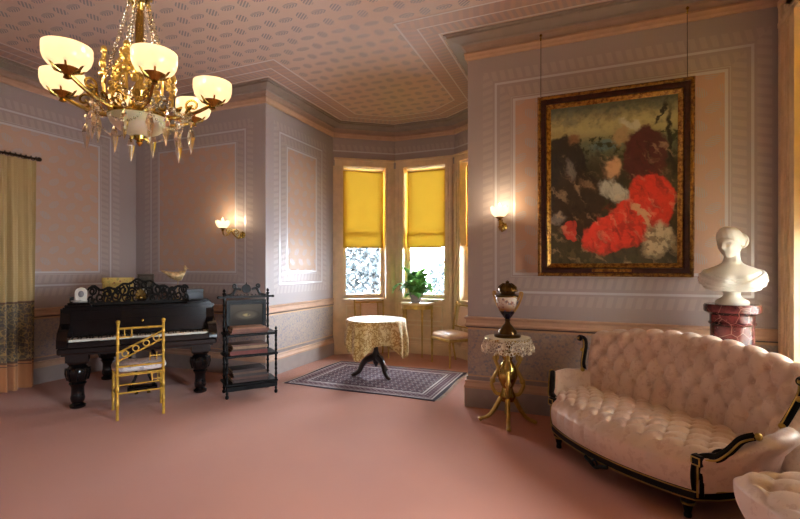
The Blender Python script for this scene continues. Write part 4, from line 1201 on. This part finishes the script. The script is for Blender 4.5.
def head():
    """grid head, face towards -y"""
    g = G(); nu, nv = 64, 48; H = Vector((0, -.012, .535)); rx, ry, rz = .074, .093, .115
    def ga(x, c, w): return math.exp(-((x-c)/w)**2)
    def fn(u, v):
        th = 2*pi*u; ph = -pi/2+pi*v
        c = max(cos(ph), .0); x = rx*c*sin(th); y = -ry*c*cos(th); z = rz*sin(ph)
        front = max(cos(th), 0)*c
        if z < 0: x *= 1-.20*(-z/rz)**1.4; y *= 1-.12*(-z/rz)
        zz = z/rz; xx = x/rx
        if front > 0:
            y -= .024*ga(xx, 0, .16)*ga(zz, -.20, .13)*front+.010*ga(xx, 0, .13)*ga(zz, .02, .2)*front     # nose
            y += .014*(ga(xx, .40, .2)+ga(xx, -.40, .2))*ga(zz, .06, .10)*front                              # eye sockets
            y -= .008*(ga(xx, .40, .12)+ga(xx, -.40, .12))*ga(zz, .05, .05)*front                             # lids
            y -= .006*ga(abs(xx), .38, .25)*ga(zz, .2, .07)*front                                             # brow
            y -= .007*ga(xx, 0, .24)*ga(zz, -.47, .055)*front+.008*ga(xx, 0, .17)*ga(zz, -.58, .05)*front    # lips
            y += .007*ga(xx, 0, .25)*ga(zz, -.525, .025)*front
            y -= .008*ga(xx, 0, .3)*ga(zz, -.80, .14)*front                                                  # chin
            y -= .006*ga(abs(xx), .55, .2)*ga(zz, -.2, .2)*front
        return (H.x+x, H.y+y, H.z+z)
    g.grid(fn, nu, nv, cu=True); return g
hd = bpy.data.objects.new('head', None); COL.objects.link(hd); hd.parent = bust
hd.matrix_local = Matrix.Translation((-.002, -.004, .392)) @ Matrix.Rotation(radians(-38), 4, 'Z') @ Matrix.Rotation(radians(8), 4, 'X') @ Matrix.Scale(1.06, 4) @ Matrix.Translation((0, 0, -.44))
head().obj('face', M_white, hd, 180)
for s in (-1, 1): G().sphere((s*.072, .004, .53), .022, 8, 6, (.4, .8, 1.2)).obj('ear', M_white, hd)
g = G()
def cap(u, v):
    th = 2*pi*u; ph = lerp(-.25, pi/2, v); c = cos(ph)
    lift = max(cos(th), 0)
    z = .115*sin(ph)+lift*.075*(1-v); r = 1.10+.012*sin(th*16+v*6)
    return (.076*r*c*sin(th), -.012+.006-.097*r*c*cos(th)*(1 if cos(th) < 0 else .93), .54+z*1.05)
g.grid(cap, 64, 16, cu=True)
for k in range(5): g.sphere((0, .10+.008*k, .54+.012*cos(k)), .058-.004*k, 12, 8, (1, .8, 1))
for k in range(3): g.tube([(.05*cos(a*pi/8)*(1-.2*k), .125+.012*k, .54+.05*sin(a*pi/8)*(1-.2*k)) for a in range(16)], .013, 6, loop=True)
g.obj('hair', M_white, hd, 80)
# ------------------------------------------------------------------ sofa
sl, sr = floor_pt(557, 447), floor_pt(682, 514)
SM = (sl+sr)/2; SA = atan2(sr.y-sl.y, sr.x-sl.x); SW = (sr-sl).length/2
print('sofa', SM, math.degrees(SA), SW)
sofa = thing('tufted_sofa', 'pink damask button-tufted sofa with ebonised scrolled frame', 'sofa', (SM.x+.03*cos(SA), SM.y+.03*sin(SA), 0), SA)
def tuft(a, b, sharp=.45):
    p = (a+b)/2; q = (a-b)/2
    h = (abs(sin(pi*p))*abs(sin(pi*q)))
    fp, fq = p-round(p), q-round(q)
    return .70*h**.45+.30-0.95*math.exp(-(fp*fp+fq*fq)/.028)
BXE = .78
def back_plan(s):                                   # inner foot of the back, s in -1..1
    x = BXE*(s*1.04-.04*s**3); y = .62-.13*abs(s)**2.4
    return Vector((x, y))
def back_n(s):
    e = 1e-3; t = (back_plan(min(s+e, 1))-back_plan(max(s-e, -1))).normalized(); return Vector((-t.y, t.x))   # rearwards
def zt(s): return .965-.10*abs(s)**2.2
NB_ = 11.0
def back_surface(u, v):
    s = lerp(-1, 1, u); b = back_plan(s); n = back_n(s); top = zt(s); rr = .062
    zi = top-rr
    if v < .66:
        f = v/.66; z = lerp(.30, zi, f); t = .13*((z-.30)/(zi-.30))**1.2; nd = -1.0
        row = (z-.30)/(top-.30)*5.6
        a = u*NB_*2
        if row < 2.0:
            ch = abs(sin(pi*(a/2)))**.5
            w = min(max((row-1.5)/.5, 0), 1); pill = lerp(ch*.85, tuft(a, row), w)
        else: pill = tuft(a, row)
        edge = min(1, (1-abs(s))/.05)
        h = .035*pill*edge
        p = b+n*(t-h); return (p.x, p.y, z+h*.15)
    if v < .86:
        f = (v-.66)/.20; th = pi-f*pi
        a = u*NB_*2; row = 5.6*(zi-.30)/(top-.30)+f*1.7
        h = .034*tuft(a, row)*min(1, (1-abs(s))/.05)*(1-f*.6)
        r = rr+h
        p = b+n*(.13+rr+cos(th)*r); return (p.x, p.y, zi+sin(th)*r)
    f = (v-.86)/.14; p = b+n*lerp(.13+2*rr, .15, f); return (p.x, p.y, lerp(zi, .17, f))
g = G(); NU, NV = 240, 96
g.grid(back_surface, NU, NV)
for i in (0, NU-1):
    idx = [j*NU+i for j in range(NV)]; g.f.append(tuple(idx if i == 0 else idx[::-1]))
g.obj('back', M_pinkdamask, sofa, 180)
# seat
def seat_front(s): return -.045-.085*cos(s*pi/2)**1.0+.03*abs(s)**4
def seat_pt(s, f):                                  # plan point, f 0 front .. 1 back
    xf = .60*s; yf = seat_front(s)
    b = back_plan(s); k = f
    return Vector((lerp(xf, b.x*1.0, k**.8), lerp(yf, b.y-.005, k)))
def seat_surface(u, v):
    s = lerp(-1, 1, u)
    if v < .22:                                     # rounded front border
        f = v/.22; p = seat_pt(s, 0); z = lerp(.185, .345, f)
        bulge = .028*sin(pi*(.15+.6*f)); a = u*20
        pill = (abs(sin(pi*(a/2)))**.5)*.012*f
        return (p.x, p.y-bulge-pill, z)
    f = (v-.22)/.78
    p = seat_pt(s, f*.98+.0)
    a = u*20; row = f*7.0
    h = .034*tuft(a, row+1.0)
    ed = min(1, f/.10); crown = .035*sin(pi*min(f*1.05, 1))*cos(s*1.2)
    fr = -.025*(1-ed)
    return (p.x, p.y+fr*(1-ed)*0-.028*sin(pi*.75)*(1-ed), .345+.045*min(1, f/.12)**.6+crown+h*ed)
g = G(); g.grid(seat_surface, 200, 90); g.obj('seat', M_pinkdamask, sofa, 180)
# seat rail following the front and the sides
rail = []
for i in range(41):
    s = lerp(-1, 1, i/40); rail.append((.60*s, seat_front(s)))
rail = [(-.73, .50), (-.70, .30), (-.655, .10)]+rail+[(.655, .10), (.70, .30), (.73, .50)]
def band(pts, off0, off1, z0, z1):
    P = [Vector(p) for p in pts]; n = len(P); rs = []
    for i in range(n):
        t = (P[min(i+1, n-1)]-P[max(i-1, 0)]).normalized(); o = Vector((t.y, -t.x))
        rs.append([(*(P[i]+o*off0), z0), (*(P[i]+o*off1), z0), (*(P[i]+o*off1), z1), (*(P[i]+o*off0), z1)])
    g = G(); g.rings(rs); return g
band(rail, -.05, .018, .13, .19).obj('seat_rail', M_black, sofa, 30)
band(rail, .0, .023, .181, .188).obj('gilt_line', M_gold, sofa, 30)
band(rail, .0, .023, .134, .140).obj('gilt_line', M_gold, sofa, 30)
g = G(); yf = seat_front(0)-.03
g.tube(smooth_path([(-.10, yf, .135), (-.05, yf-.006, .12), (0, yf-.008, .10), (.05, yf-.006, .12), (.10, yf, .135)], 5), .013, 7)
g.tube([(.022*cos(a*pi/8), yf-.012, .125+.022*sin(a*pi/8)) for a in range(16)], .007, 6, loop=True); g.obj('apron_ornament', M_black, sofa)
# legs
LP_ = [(.014, 0), (.021, .004), (.023, .02), (.018, .03), (.029, .075), (.036, .088), (.027, .094), (.042, .105), (.042, .132)]
gl = G(); gl.lathe(LP_, 14); lm = gl.mesh('leg', M_black); gr2 = G(); gr2.lathe([(.035, .083), (.039, .088), (.035, .094)], 14); rm = gr2.mesh('gilt_ring', M_gold)
for (x, y) in ((-.555, -.0), (.555, -.0), (-.55, .60), (.55, .60)):
    l = mobj('leg', lm, sofa, (x, y, 0)); mobj('gilt_ring', rm, l)
g = G(); g.prism([(-.60, 0.0), (.60, 0.0), (.70, .35), (.60, .60), (.3, .74), (-.3, .74), (-.60, .60), (-.70, .35)], .132, .20); g.obj('under_frame', M_black, sofa)
# arms: loft from the back stile to the front post
def arm(s):
    T = smooth_path([(.80, .53, .54), (.845, .42, .55), (.86, .30, .55), (.835, .20, .525), (.76, .12, .465), (.685, .055, .415), (.635, .0, .385)], 6)
    B = smooth_path([(.735, .53, .18), (.72, .42, .18), (.70, .30, .18), (.68, .20, .18), (.66, .12, .18), (.64, .05, .18), (.615, -.01, .18)], 6)
    n = len(T); rs = []
    for i in range(n):
        f = i/(n-1); ph = radians(lerp(2, 40, f)); o = Vector((cos(ph), -sin(ph), 0)); rr = lerp(.062, .028, f**.8)
        ridge = .008*abs(sin(i*.55))*(1-f)
        t, b = T[i], B[i]; sec = []
        sec.append(b-o*.05+Vector((0, 0, .0))); sec.append(b-o*.05+Vector((0, 0, .14)))
        sec.append(b.lerp(t, .6)-o*rr*.9+Vector((0, 0, .03)))
        for k in range(9):
            a = pi-k*(pi*1.2)/8; sec.append(t+o*cos(a)*(rr+ridge)+Vector((0, 0, sin(a)*(rr+ridge)*.8-rr*.6)))
        sec.append(b.lerp(t, .55)+o*.014); sec.append(b+o*.02)
        rs.append([(p.x*s, p.y, p.z) for p in sec])
    g = G(); g.rings(rs); g.obj('arm', M_pinkdamask, sofa, 60)
    # ebonised arm facing with gilt edge
    pth = smooth_path([(.615, .01, .16), (.618, .008, .28), (.62, .012, .365), (.655, .03, .39), (.70, .05, .405), (.74, .085, .455), (.78, .125, .525), (.825, .165, .555)], 6)
    n = len(pth); g = G(); g.tube([(p.x*s, p.y, p.z) for p in pth], [lerp(.032, .024, i/(n-1)) for i in range(n)], 8); f_ = g.obj('arm_facing', M_black, sofa)
    g = G(); g.tube([(p.x*s+.012*s, p.y-.028, p.z-.006) for p in pth], .006, 6); g.obj('gilt_edge', M_gold, f_)
    g = G(); g.bbox(.588 if s > 0 else -.655, -.03, .335, .655 if s > 0 else -.588, .035, .40, .008); g.obj('corner_block', M_black, sofa)
    g = G()
    for (x0, z0, x1, z1) in ((.595, .343, .649, .349), (.595, .386, .649, .392), (.595, .349, .601, .386), (.643, .349, .649, .386)): g.box(min(x0*s, x1*s), -.034, z0, max(x0*s, x1*s), -.028, z1)
    g.obj('gilt_panel', M_gold, sofa)
    g = G(); g.sphere((.842*s, .165, .558), .022, 10, 6); g.obj('gilt_knob', M_gold, sofa)
    # back stile with scroll and gilt boss
    st = smooth_path([(.79, .49, .565), (.812, .50, .62), (.832, .535, .70), (.845, .56, .77), (.85, .555, .825), (.862, .525, .845), (.872, .505, .835)], 6)
    n = len(st); g = G(); g.tube([(p.x*s, p.y, p.z) for p in st], [.022]*n, 8); o_ = g.obj('back_stile', M_black, sofa)
    g = G(); g.lathe([(.001, -.016), (.024, -.014), (.030, 0), (.024, .014), (.001, .016)], 14, M=Matrix.Translation((.866*s, .515, .838)) @ Matrix.Rotation(pi/2, 4, 'X')); g.obj('scroll_boss', M_black, o_)
    for (bx_, by_, bz_, br_) in ((.866, .50, .838, .013), (.85, .525, .73, .018), (.79, .475, .562, .02)): G().sphere((bx_*s, by_, bz_), br_, 8, 6).obj('gilt_boss', M_gold, o_)
    g = G(); g.tube([(p.x*s-.006*s, p.y-.022, p.z) for p in st], .0055, 6); g.obj('gilt_edge', M_gold, o_)
arm(-1); arm(1)

# ------------------------------------------------------------------ matching armchair, mostly out of frame
ac = thing('tufted_chair', 'matching tufted pink seat cut off by the frame, beside the sofa arm', 'chair', (1.065, 2.61, 0), radians(-70))
ac['label'] = 'tufted pink low chair seat standing next to the sofa arm'
def acseat(u, v):
    th = 2*pi*u; c, s = cos(th), sin(th); e = 4.2; k = (abs(c)**e+abs(s)**e)**(-1/e)
    R = .33
    if v < .35:
        f = v/.35; q = 1.0-.10*(1-f)**2+.015*sin(pi*f); x, y, z = R*k*c*q, R*k*s*q, lerp(.25, .42, f)
        pill = .010*abs(sin(th*6))**.5*f; return (x*(1+pill*2), y*(1+pill*2), z)
    f = (v-.35)/.65; q = (1-f); q2 = 1-(1-q)**1.0
    x, y = R*k*c*q2, R*k*s*q2
    h = .036*tuft(x/.115, y/.115+1.0)*min(1, f/.12)
    return (x, y, .42+.03*(1-(q2)**3)+h)
g = G(); g.grid(acseat, 160, 70, cu=True); g.obj('seat', M_pinkdamask, ac, 180)
g = G(); g.prism([(p[0]*.95, p[1]*.95) for p in [acseat(i/48, .0)[:2] for i in range(48)]], .175, .255); g.obj('seat_frame', M_black, ac)
for (x, y) in ((-.26, -.26), (.26, -.26), (-.25, .25), (.25, .25)):
    l = mobj('leg', lm, ac, (x, y, 0)); l.scale = (1, 1, 1.32); mobj('gilt_ring', rm, l)
def acback(u, v):
    s = lerp(-1, 1, u); th = s*1.05; bx = .34*sin(th)/sin(1.05); byy = .20+.14*cos(th)
    top = .95-.08*s*s
    if v < .7: f = v/.7; z = lerp(.40, top, f); h = .03*tuft(u*10, f*6)*min(1, (1-abs(s))/.06); return (bx, byy+.13*f-h, z)
    f = (v-.7)/.3; return (bx, byy+.13+.10*min(f*4, 1)-.05*f, top-(top-.20)*f**1.5+.02*sin(pi*min(f*3, 1)))
g = G(); g.grid(acback, 90, 60)
for i in (0, 89): idx = [j*90+i for j in range(60)]; g.f.append(tuple(idx if i == 0 else idx[::-1]))
g.obj('back', M_pinkdamask, ac, 180)
for s in (-1, 1):
    g = G(); g.tube(smooth_path([(s*.33, .27, .20), (s*.36, .30, .5), (s*.355, .40, .75), (s*.34, .37, .88)], 6), .02, 8); g.obj('back_stile', M_black, ac)

# ------------------------------------------------------------------ chandelier
K = 1.08
cd = 451/180*K; cl_ = -1.447*K
CH = (FWD[0]*cd+RGT[0]*cl_, FWD[1]*cd+RGT[1]*cl_)
CZ = EYE+K                                            # height of the shade centres
print('chandelier', CH, CZ)
chan = thing('chandelier', 'gilt crystal chandelier with six lit frosted glass bowls', 'chandelier', (CH[0], CH[1], 0), YAW)
def shade_glass(name, strength):
    b = MB(name); x, y, z = b.xyz(); n = b.noise(22, 3.0)
    c = b.mix(n.ss(.3, .7), lin((255, 238, 212)), lin((255, 224, 182)))
    d = b.node('ShaderNodeBsdfTranslucent'); d.inputs[0].default_value = lin((176, 162, 138))
    e = b.node('ShaderNodeEmission'); b.put(e.inputs[0], c); b.put(e.inputs[1], (n.ss(.2, .8)*.6+.7)*strength)
    gl = b.node('ShaderNodeBsdfGlossy'); gl.inputs['Roughness'].default_value = .25
    a = b.node('ShaderNodeAddShader'); b.nt.links.new(d.outputs[0], a.inputs[0]); b.nt.links.new(e.outputs[0], a.inputs[1])
    mx = b.node('ShaderNodeMixShader'); mx.inputs[0].default_value = .06
    b.nt.links.new(a.outputs[0], mx.inputs[1]); b.nt.links.new(gl.outputs[0], mx.inputs[2])
    return b.end(mx.outputs[0])
M_shade = shade_glass('lit_shade_glass', .30)
def emit(name, c, s):
    b = MB(name); e = b.node('ShaderNodeEmission'); e.inputs[0].default_value = lin(c); e.inputs[1].default_value = s; return b.end(e.outputs[0])
M_flame = emit('lamp_bulb', (255, 214, 140), 4)
def crystal_mat():
    b = MB('cut_crystal')
    gl = b.node('ShaderNodeBsdfGlass'); gl.inputs['Roughness'].default_value = .03; gl.inputs['IOR'].default_value = 1.5
    gl.inputs[0].default_value = (1, .97, .9, 1); return b.end(gl.outputs[0])
M_crystal = crystal_mat()
M_alab = plain('alabaster', (236, 220, 186), .4, var=.1, scale=10, Subsurface_Weight=.2)
g = G(); g.lathe([(.03, 2.40), (.05, 2.42), (.06, 2.46), (.05, 2.50), (.035, 2.52), (.045, 2.55), (.03, 2.58), (.022, 2.60), (.024, 2.66), (.016, 2.70), (.022, 2.72), (.024, 3.02), (.018, 3.04), (.035, 3.07), (.05, 3.10), (.045, 3.13), (.02, 3.16), (.014, 3.2), (.014, 3.93)], 20); g.obj('stem', M_brass, chan)
g = G(); g.lathe([(.014, 3.90), (.05, 3.91), (.09, 3.94), (.10, CEIL-.001)], 24); g.obj('ceiling_rose', M_brass, chan)
g = G(); g.lathe([(.02, 2.285), (.06, 2.29), (.11, 2.315), (.15, 2.35), (.165, 2.385), (.16, 2.392), (.145, 2.36), (.10, 2.325), (.02, 2.30)], 36); g.obj('alabaster_bowl', M_alab, chan)
g = G(); g.lathe([(.02, 2.30), (.035, 2.285), (.03, 2.265), (.015, 2.255), (.02, 2.245), (.008, 2.23), (.001, 2.222)], 14)
for k in range(6): a = k*pi/3; g.tube([(.02*cos(a), .02*sin(a), 2.28), (.055*cos(a), .055*sin(a), 2.27), (.05*cos(a), .05*sin(a), 2.25)], .006, 5)
g.lathe([(.155, 2.388), (.168, 2.39), (.168, 2.40), (.155, 2.402)], 36); g.obj('bowl_mount', M_brass, chan)
RAD = .385*K
def shade_mesh(r, h):
    g = G(); pr = [(.30, 0), (.58, .03), (.80, .14), (.93, .34), (.99, .58), (1.0, .82), (.985, 1.0), (.96, 1.0), (.965, .82), (.95, .58), (.89, .35), (.76, .17), (.53, .07), (.30, .05)]
    g.lathe([(a*r, b*h) for a, b in pr], 32); return g
shm = shade_mesh(.112, .112).mesh('glass_shade', M_shade, 60)
bm = G().sphere((0, 0, .055), .030, 12, 8).mesh('bulb', M_flame)
hold = G(); hold.lathe([(.008, -.05), (.02, -.045), (.014, -.03), (.028, -.018), (.05, -.008), (.058, .004), (.05, .006)], 16)
for k in range(6): a = k*pi/3; hold.tube([(.03*cos(a), .03*sin(a), -.015), (.065*cos(a), .065*sin(a), .0), (.085*cos(a), .085*sin(a), .03)], .006, 5)
hm = hold.mesh('shade_holder', M_brass)
armpts = smooth_path([(.04, 0, 2.44), (.10, 0, 2.42), (.18, 0, 2.405), (.27, 0, 2.425), (.34, 0, 2.455), (RAD, 0, 2.50)], 7)
ga = G(); n = len(armpts); ga.tube(armpts, [lerp(.016, .010, i/(n-1)) for i in range(n)], 8)
ga.tube(spiral((.30, 0, 2.485), .045, .012, -1.6, -1.2, 18), .007, 6); ga.tube(spiral((.13, 0, 2.47), .05, .012, -1.4, 1.3, 18), .008, 6)
for (x, z) in ((.2, 2.425), (.26, 2.44)):
    ga.tube([(x, 0, z), (x+.02, .018, z+.03), (x+.035, .0, z+.045), (x+.02, -.018, z+.03)], .008, 5, loop=True)
am = ga.mesh('arm', M_brass)
ornm = G(); 
for s in (-1, 1):
    for (x, z, r, a) in ((.03, .05, .03, 0), (.025, .11, .028, 1.2), (.018, .165, .022, 2.2), (.04, .02, .022, 4)):
        pts = [(s*p[0], p[1], p[2]) for p in spiral((x, 0, z), r, r*.2, a, 1.4, 16)]; ornm.tube(pts, .008, 5)
ornm.sphere((0, -.008, .12), .024, 8, 6, (.9, .7, 1.2)); ornm.sphere((0, 0, .20), .018, 8, 6, (1, 1, 1.3)); ornm.sphere((0, -.006, .06), .022, 8, 6)
ornm.tube([(0, 0, -.05), (0, 0, .2)], .008, 6); om = ornm.mesh('gilt_ornament', M_gold)
pend = G(); pend.lathe([(.002, 0), (.010, -.006), (.015, -.018), (.007, -.032), (.004, -.05), (.015, -.07), (.024, -.11), (.018, -.15), (.007, -.195), (.001, -.215)], 6); pm = pend.mesh('crystal_pendant', M_crystal, 10)
bead = G()
def strand(p, q, sag, n=18, r=.011):
    p, q = Vector(p), Vector(q); g = G()
    for k in range(n):
        t = (k+.5)/n; c = p.lerp(q, t)-Vector((0, 0, sag*4*t*(1-t))); g.sphere(tuple(c), r*(1.15 if k % 2 else .85), 6, 4)
    return g
for k in range(6):
    a = radians(9.5+60*k); c, s = cos(a), sin(a)
    mobj('arm', am, chan, rot=(0, 0, a))
    sh = mobj('glass_shade', shm, chan, (RAD*c, RAD*s, 2.52)); mobj('bulb', bm, sh)
    mobj('shade_holder', hm, chan, (RAD*c, RAD*s, 2.515))
    lt = bpy.data.lights.new('shade_lamp', 'POINT'); lt.energy = 4.0; lt.color = (1.0, .80, .56); lt.shadow_soft_size = .05
    lo = bpy.data.objects.new('shade_lamp', lt); COL.objects.link(lo); lo.parent = chan; lo.location = (RAD*c, RAD*s, 2.69)
    a2 = a+radians(30); c2, s2 = cos(a2), sin(a2)
    mobj('gilt_ornament', om, chan, (.18*c2, .18*s2, 2.55), (0, 0, a2+pi/2))
    strand((.045*c2, .045*s2, 3.09), (.17*c2, .17*s2, 2.60), .0, 26).obj('bead_strand', M_crystal, chan, 30)['kind'] = 'stuff'
    strand((.30*c, .30*s, 2.44), (.19*c2, .19*s2, 2.50), .06, 12).obj('bead_strand', M_crystal, chan, 30)['kind'] = 'stuff'
    a3 = a+radians(60); strand((.19*c2, .19*s2, 2.50), (.30*cos(a3), .30*sin(a3), 2.44), .06, 12).obj('bead_strand', M_crystal, chan, 30)['kind'] = 'stuff'
    strand((.25*c, .25*s, 2.40), (.25*cos(a3), .25*sin(a3), 2.40), .09, 16, .007).obj('bead_strand', M_crystal, chan, 30)['kind'] = 'stuff'
    for (r, aa, z) in ((.29, a, 2.40), (.21, a2, 2.42)):
        mobj('crystal_pendant', pm, chan, (r*cos(aa), r*sin(aa), z))
g = G()
for k in range(10):
    a = k*pi/5; g.sphere((.05*cos(a), .05*sin(a), 3.08), .012, 6, 4)
    g.tube([(.045*cos(a), .045*sin(a), 3.12), (.07*cos(a), .07*sin(a), 3.14), (.06*cos(a), .06*sin(a), 3.11)], .007, 5)
g.obj('crown', M_gold, chan)

# ------------------------------------------------------------------ wall sconces
def sconce(loc, rz, label, out, side):
    """local -y points into the room; out = reach; side = sideways offset of the shade"""
    t = thing('wall_sconce', label, 'sconce', loc, rz, 'lit gilt wall sconces')
    g = G(); g.lathe([(.001, -.012), (.035, -.01), (.045, 0), (.03, .012), (.018, .02), (.02, .035), (.001, .04)], 18, M=Matrix.Rotation(pi/2, 4, 'X') @ Matrix.Translation((0, 0, .0)))
    for k in range(8): a = k*pi/4; g.sphere((.04*cos(a), -.01, .04*sin(a)), .011, 6, 4)
    g.obj('backplate', M_brass, t)
    P = smooth_path([(0, -.02, 0), (side*.15, -out*.3, -.05), (side*.4, -out*.5, .0), (side*.55, -out*.62, .045), (side*.75, -out*.8, -.01), (side*.95, -out*.97, .0), (side, -out, .06)], 7)
    g = G(); g.tube(P, .010, 8)
    dv = Vector((side, -out, 0)).normalized()
    for (f, z, r, a, tn_) in ((.35, .035, .045, 0, 1.4), (.7, .05, .04, 3, -1.4), (.15, -.02, .03, 2, 1.2)):
        c = Vector((side*f, -out*f, z)); g.tube([c+dv*(p[0])+Vector((0, 0, p[2])) for p in spiral((0, 0, 0), r, r*.25, a, tn_, 16)], .007, 6)
    g.obj('arm', M_brass, t)
    g = G(); g.lathe([(.008, .04), (.02, .05), (.014, .062), (.035, .075), (.045, .085), (.03, .088)], 16, (side, -out, 0)); g.obj('shade_holder', M_brass, t)
    sh = mobj('glass_shade', sshm, t, (side, -out, .085)); mobj('bulb', bm2, sh)
    lt = bpy.data.lights.new('sconce_lamp', 'POINT'); lt.energy = 4.0; lt.color = (1.0, .78, .5); lt.shadow_soft_size = .04
    lo = bpy.data.objects.new('sconce_lamp', lt); COL.objects.link(lo); lo.parent = t; lo.location = (side, -out, .225)
def sconce_shade():
    g = G(); rs = []
    for (r, z) in ((.03, 0), (.055, .008), (.078, .035), (.086, .07), (.092, .098), (.088, .098), (.08, .07), (.072, .038), (.05, .016), (.03, .012)):
        rs.append([((r+(.004*cos(8*a) if z > .06 else 0))*cos(a), (r+(.004*cos(8*a) if z > .06 else 0))*sin(a), z+(.008*cos(8*a) if z > .09 else 0)) for a in [2*pi*i/48 for i in range(48)]])
    g.rings(rs); return g
sshm = sconce_shade().mesh('glass_shade', shade_glass('sconce_glass', .6), 60)
bm2 = G().lathe([(.004, .02), (.016, .035), (.026, .065), (.024, .09), (.012, .125), (.001, .15)], 12).mesh('bulb', M_flame)
q = on_y(243, 235, YB); sconce((q.x, YB-.002, q.z), 0, 'lit gilt wall sconce with glass bowl above the ebonised music stand', .20, -.17)
q = on_y(503, 227, YR); sconce((q.x, YR-.002, q.z), 0, 'lit gilt wall sconce with glass bowl beside the oil painting', .20, .0)

# ------------------------------------------------------------------ curtain on the left wall
def curtain_mat():
    b = MB('gold_curtain'); x, y, z = b.xyz('UV')
    u, v = x, y
    dots = (((u/.03).frac()-.5).abs()+((v/.03).frac()-.5).abs()).ss(.28, .18)
    c = b.mix(dots*.5, lin((188, 164, 112)), lin((214, 196, 152)))
    fl = b.voro(22, b.vec(u, v, 0.0), 'DISTANCE_TO_EDGE').ss(.12, .05); n = b.noise(16, 3.0, .6, b.vec(u, v, 0.0)).ss(.48, .54)
    bandc = b.mix(fl*.8, lin((116, 104, 84)), lin((196, 168, 110))); bandc = b.mix(n*.6, bandc, lin((84, 84, 88)))
    c = b.mix(v.inside(.34, 1.06), c, bandc)
    c = b.mix(v.lt(.34), c, lin((192, 134, 88)))
    c = b.mix(v.line(.34, .02).max(v.line(1.06, .02)).max(v.line(.30, .008)), c, lin((110, 80, 60)))
    return b.pbr(c, .6, Sheen_Weight=.2)
cur = thing('curtain', 'gold patterned floor-length curtain with brocade lower band on the left wall', 'curtain', (0, 0, 0))
cur['label'] = 'gold patterned floor-length curtain with brocade lower band and peach hem'
yA, yBc = 2.38, 3.49
CZT = 2.83
NUc, NVc = 260, 30
me = bpy.data.meshes.new('drape')
vs, fs, uvs = [], [], []
for j in range(NVc):
    v = j/(NVc-1)
    for i in range(NUc):
        u = i/(NUc-1); ph = u*2*pi*9
        amp = lerp(.05, .028, v)*(1+.25*sin(u*17))
        x = XL+.13+amp*sin(ph+.5*sin(v*2))+.012*sin(ph*2.3+v*3)
        y = lerp(yA, yBc, u)+.02*sin(ph*.5+1)*(1-v)
        vs.append((x, y, lerp(.012, CZT, v))); uvs.append((u*2.2, lerp(0.0, CZT, v)))
for j in range(NVc-1):
    for i in range(NUc-1): fs.append((j*NUc+i, j*NUc+i+1, (j+1)*NUc+i+1, (j+1)*NUc+i))
me.from_pydata(vs, [], fs); me.update(); me.materials.append(curtain_mat())
uvl = me.uv_layers.new(name='UVMap')
for l in me.loops: uvl.data[l.index].uv = uvs[l.vertex_index]
me.polygons.foreach_set('use_smooth', [True]*len(fs))
mobj('drape', me, cur)
rod = thing('curtain_rod', 'dark twisted metal curtain rod above the gold curtain', 'curtain rod', (0, 0, 0))
M_iron = plain('dark_bronze', (58, 46, 34), .4, .7)
g = G(); g.tube([(XL+.13, yA-.1, CZT+.03), (XL+.13, yBc+.03, CZT+.03)], .012, 8)
for k in range(20):
    y = yBc+.02-k*.055; g.tube([(XL+.13+.024*cos(a*pi/5), y-.025+.05*a/10, CZT+.03+.024*sin(a*pi/5)) for a in range(11)], .006, 5)
g.sphere((XL+.13, yBc+.045, CZT+.03), .028, 10, 6); g.obj('pole', M_iron, rod)
for y in (yBc-.05, yA+.05):
    g = G(); g.tube([(XL, y, CZT+.03), (XL+.13, y, CZT+.03)], .010, 6); g.obj('bracket', M_iron, rod)
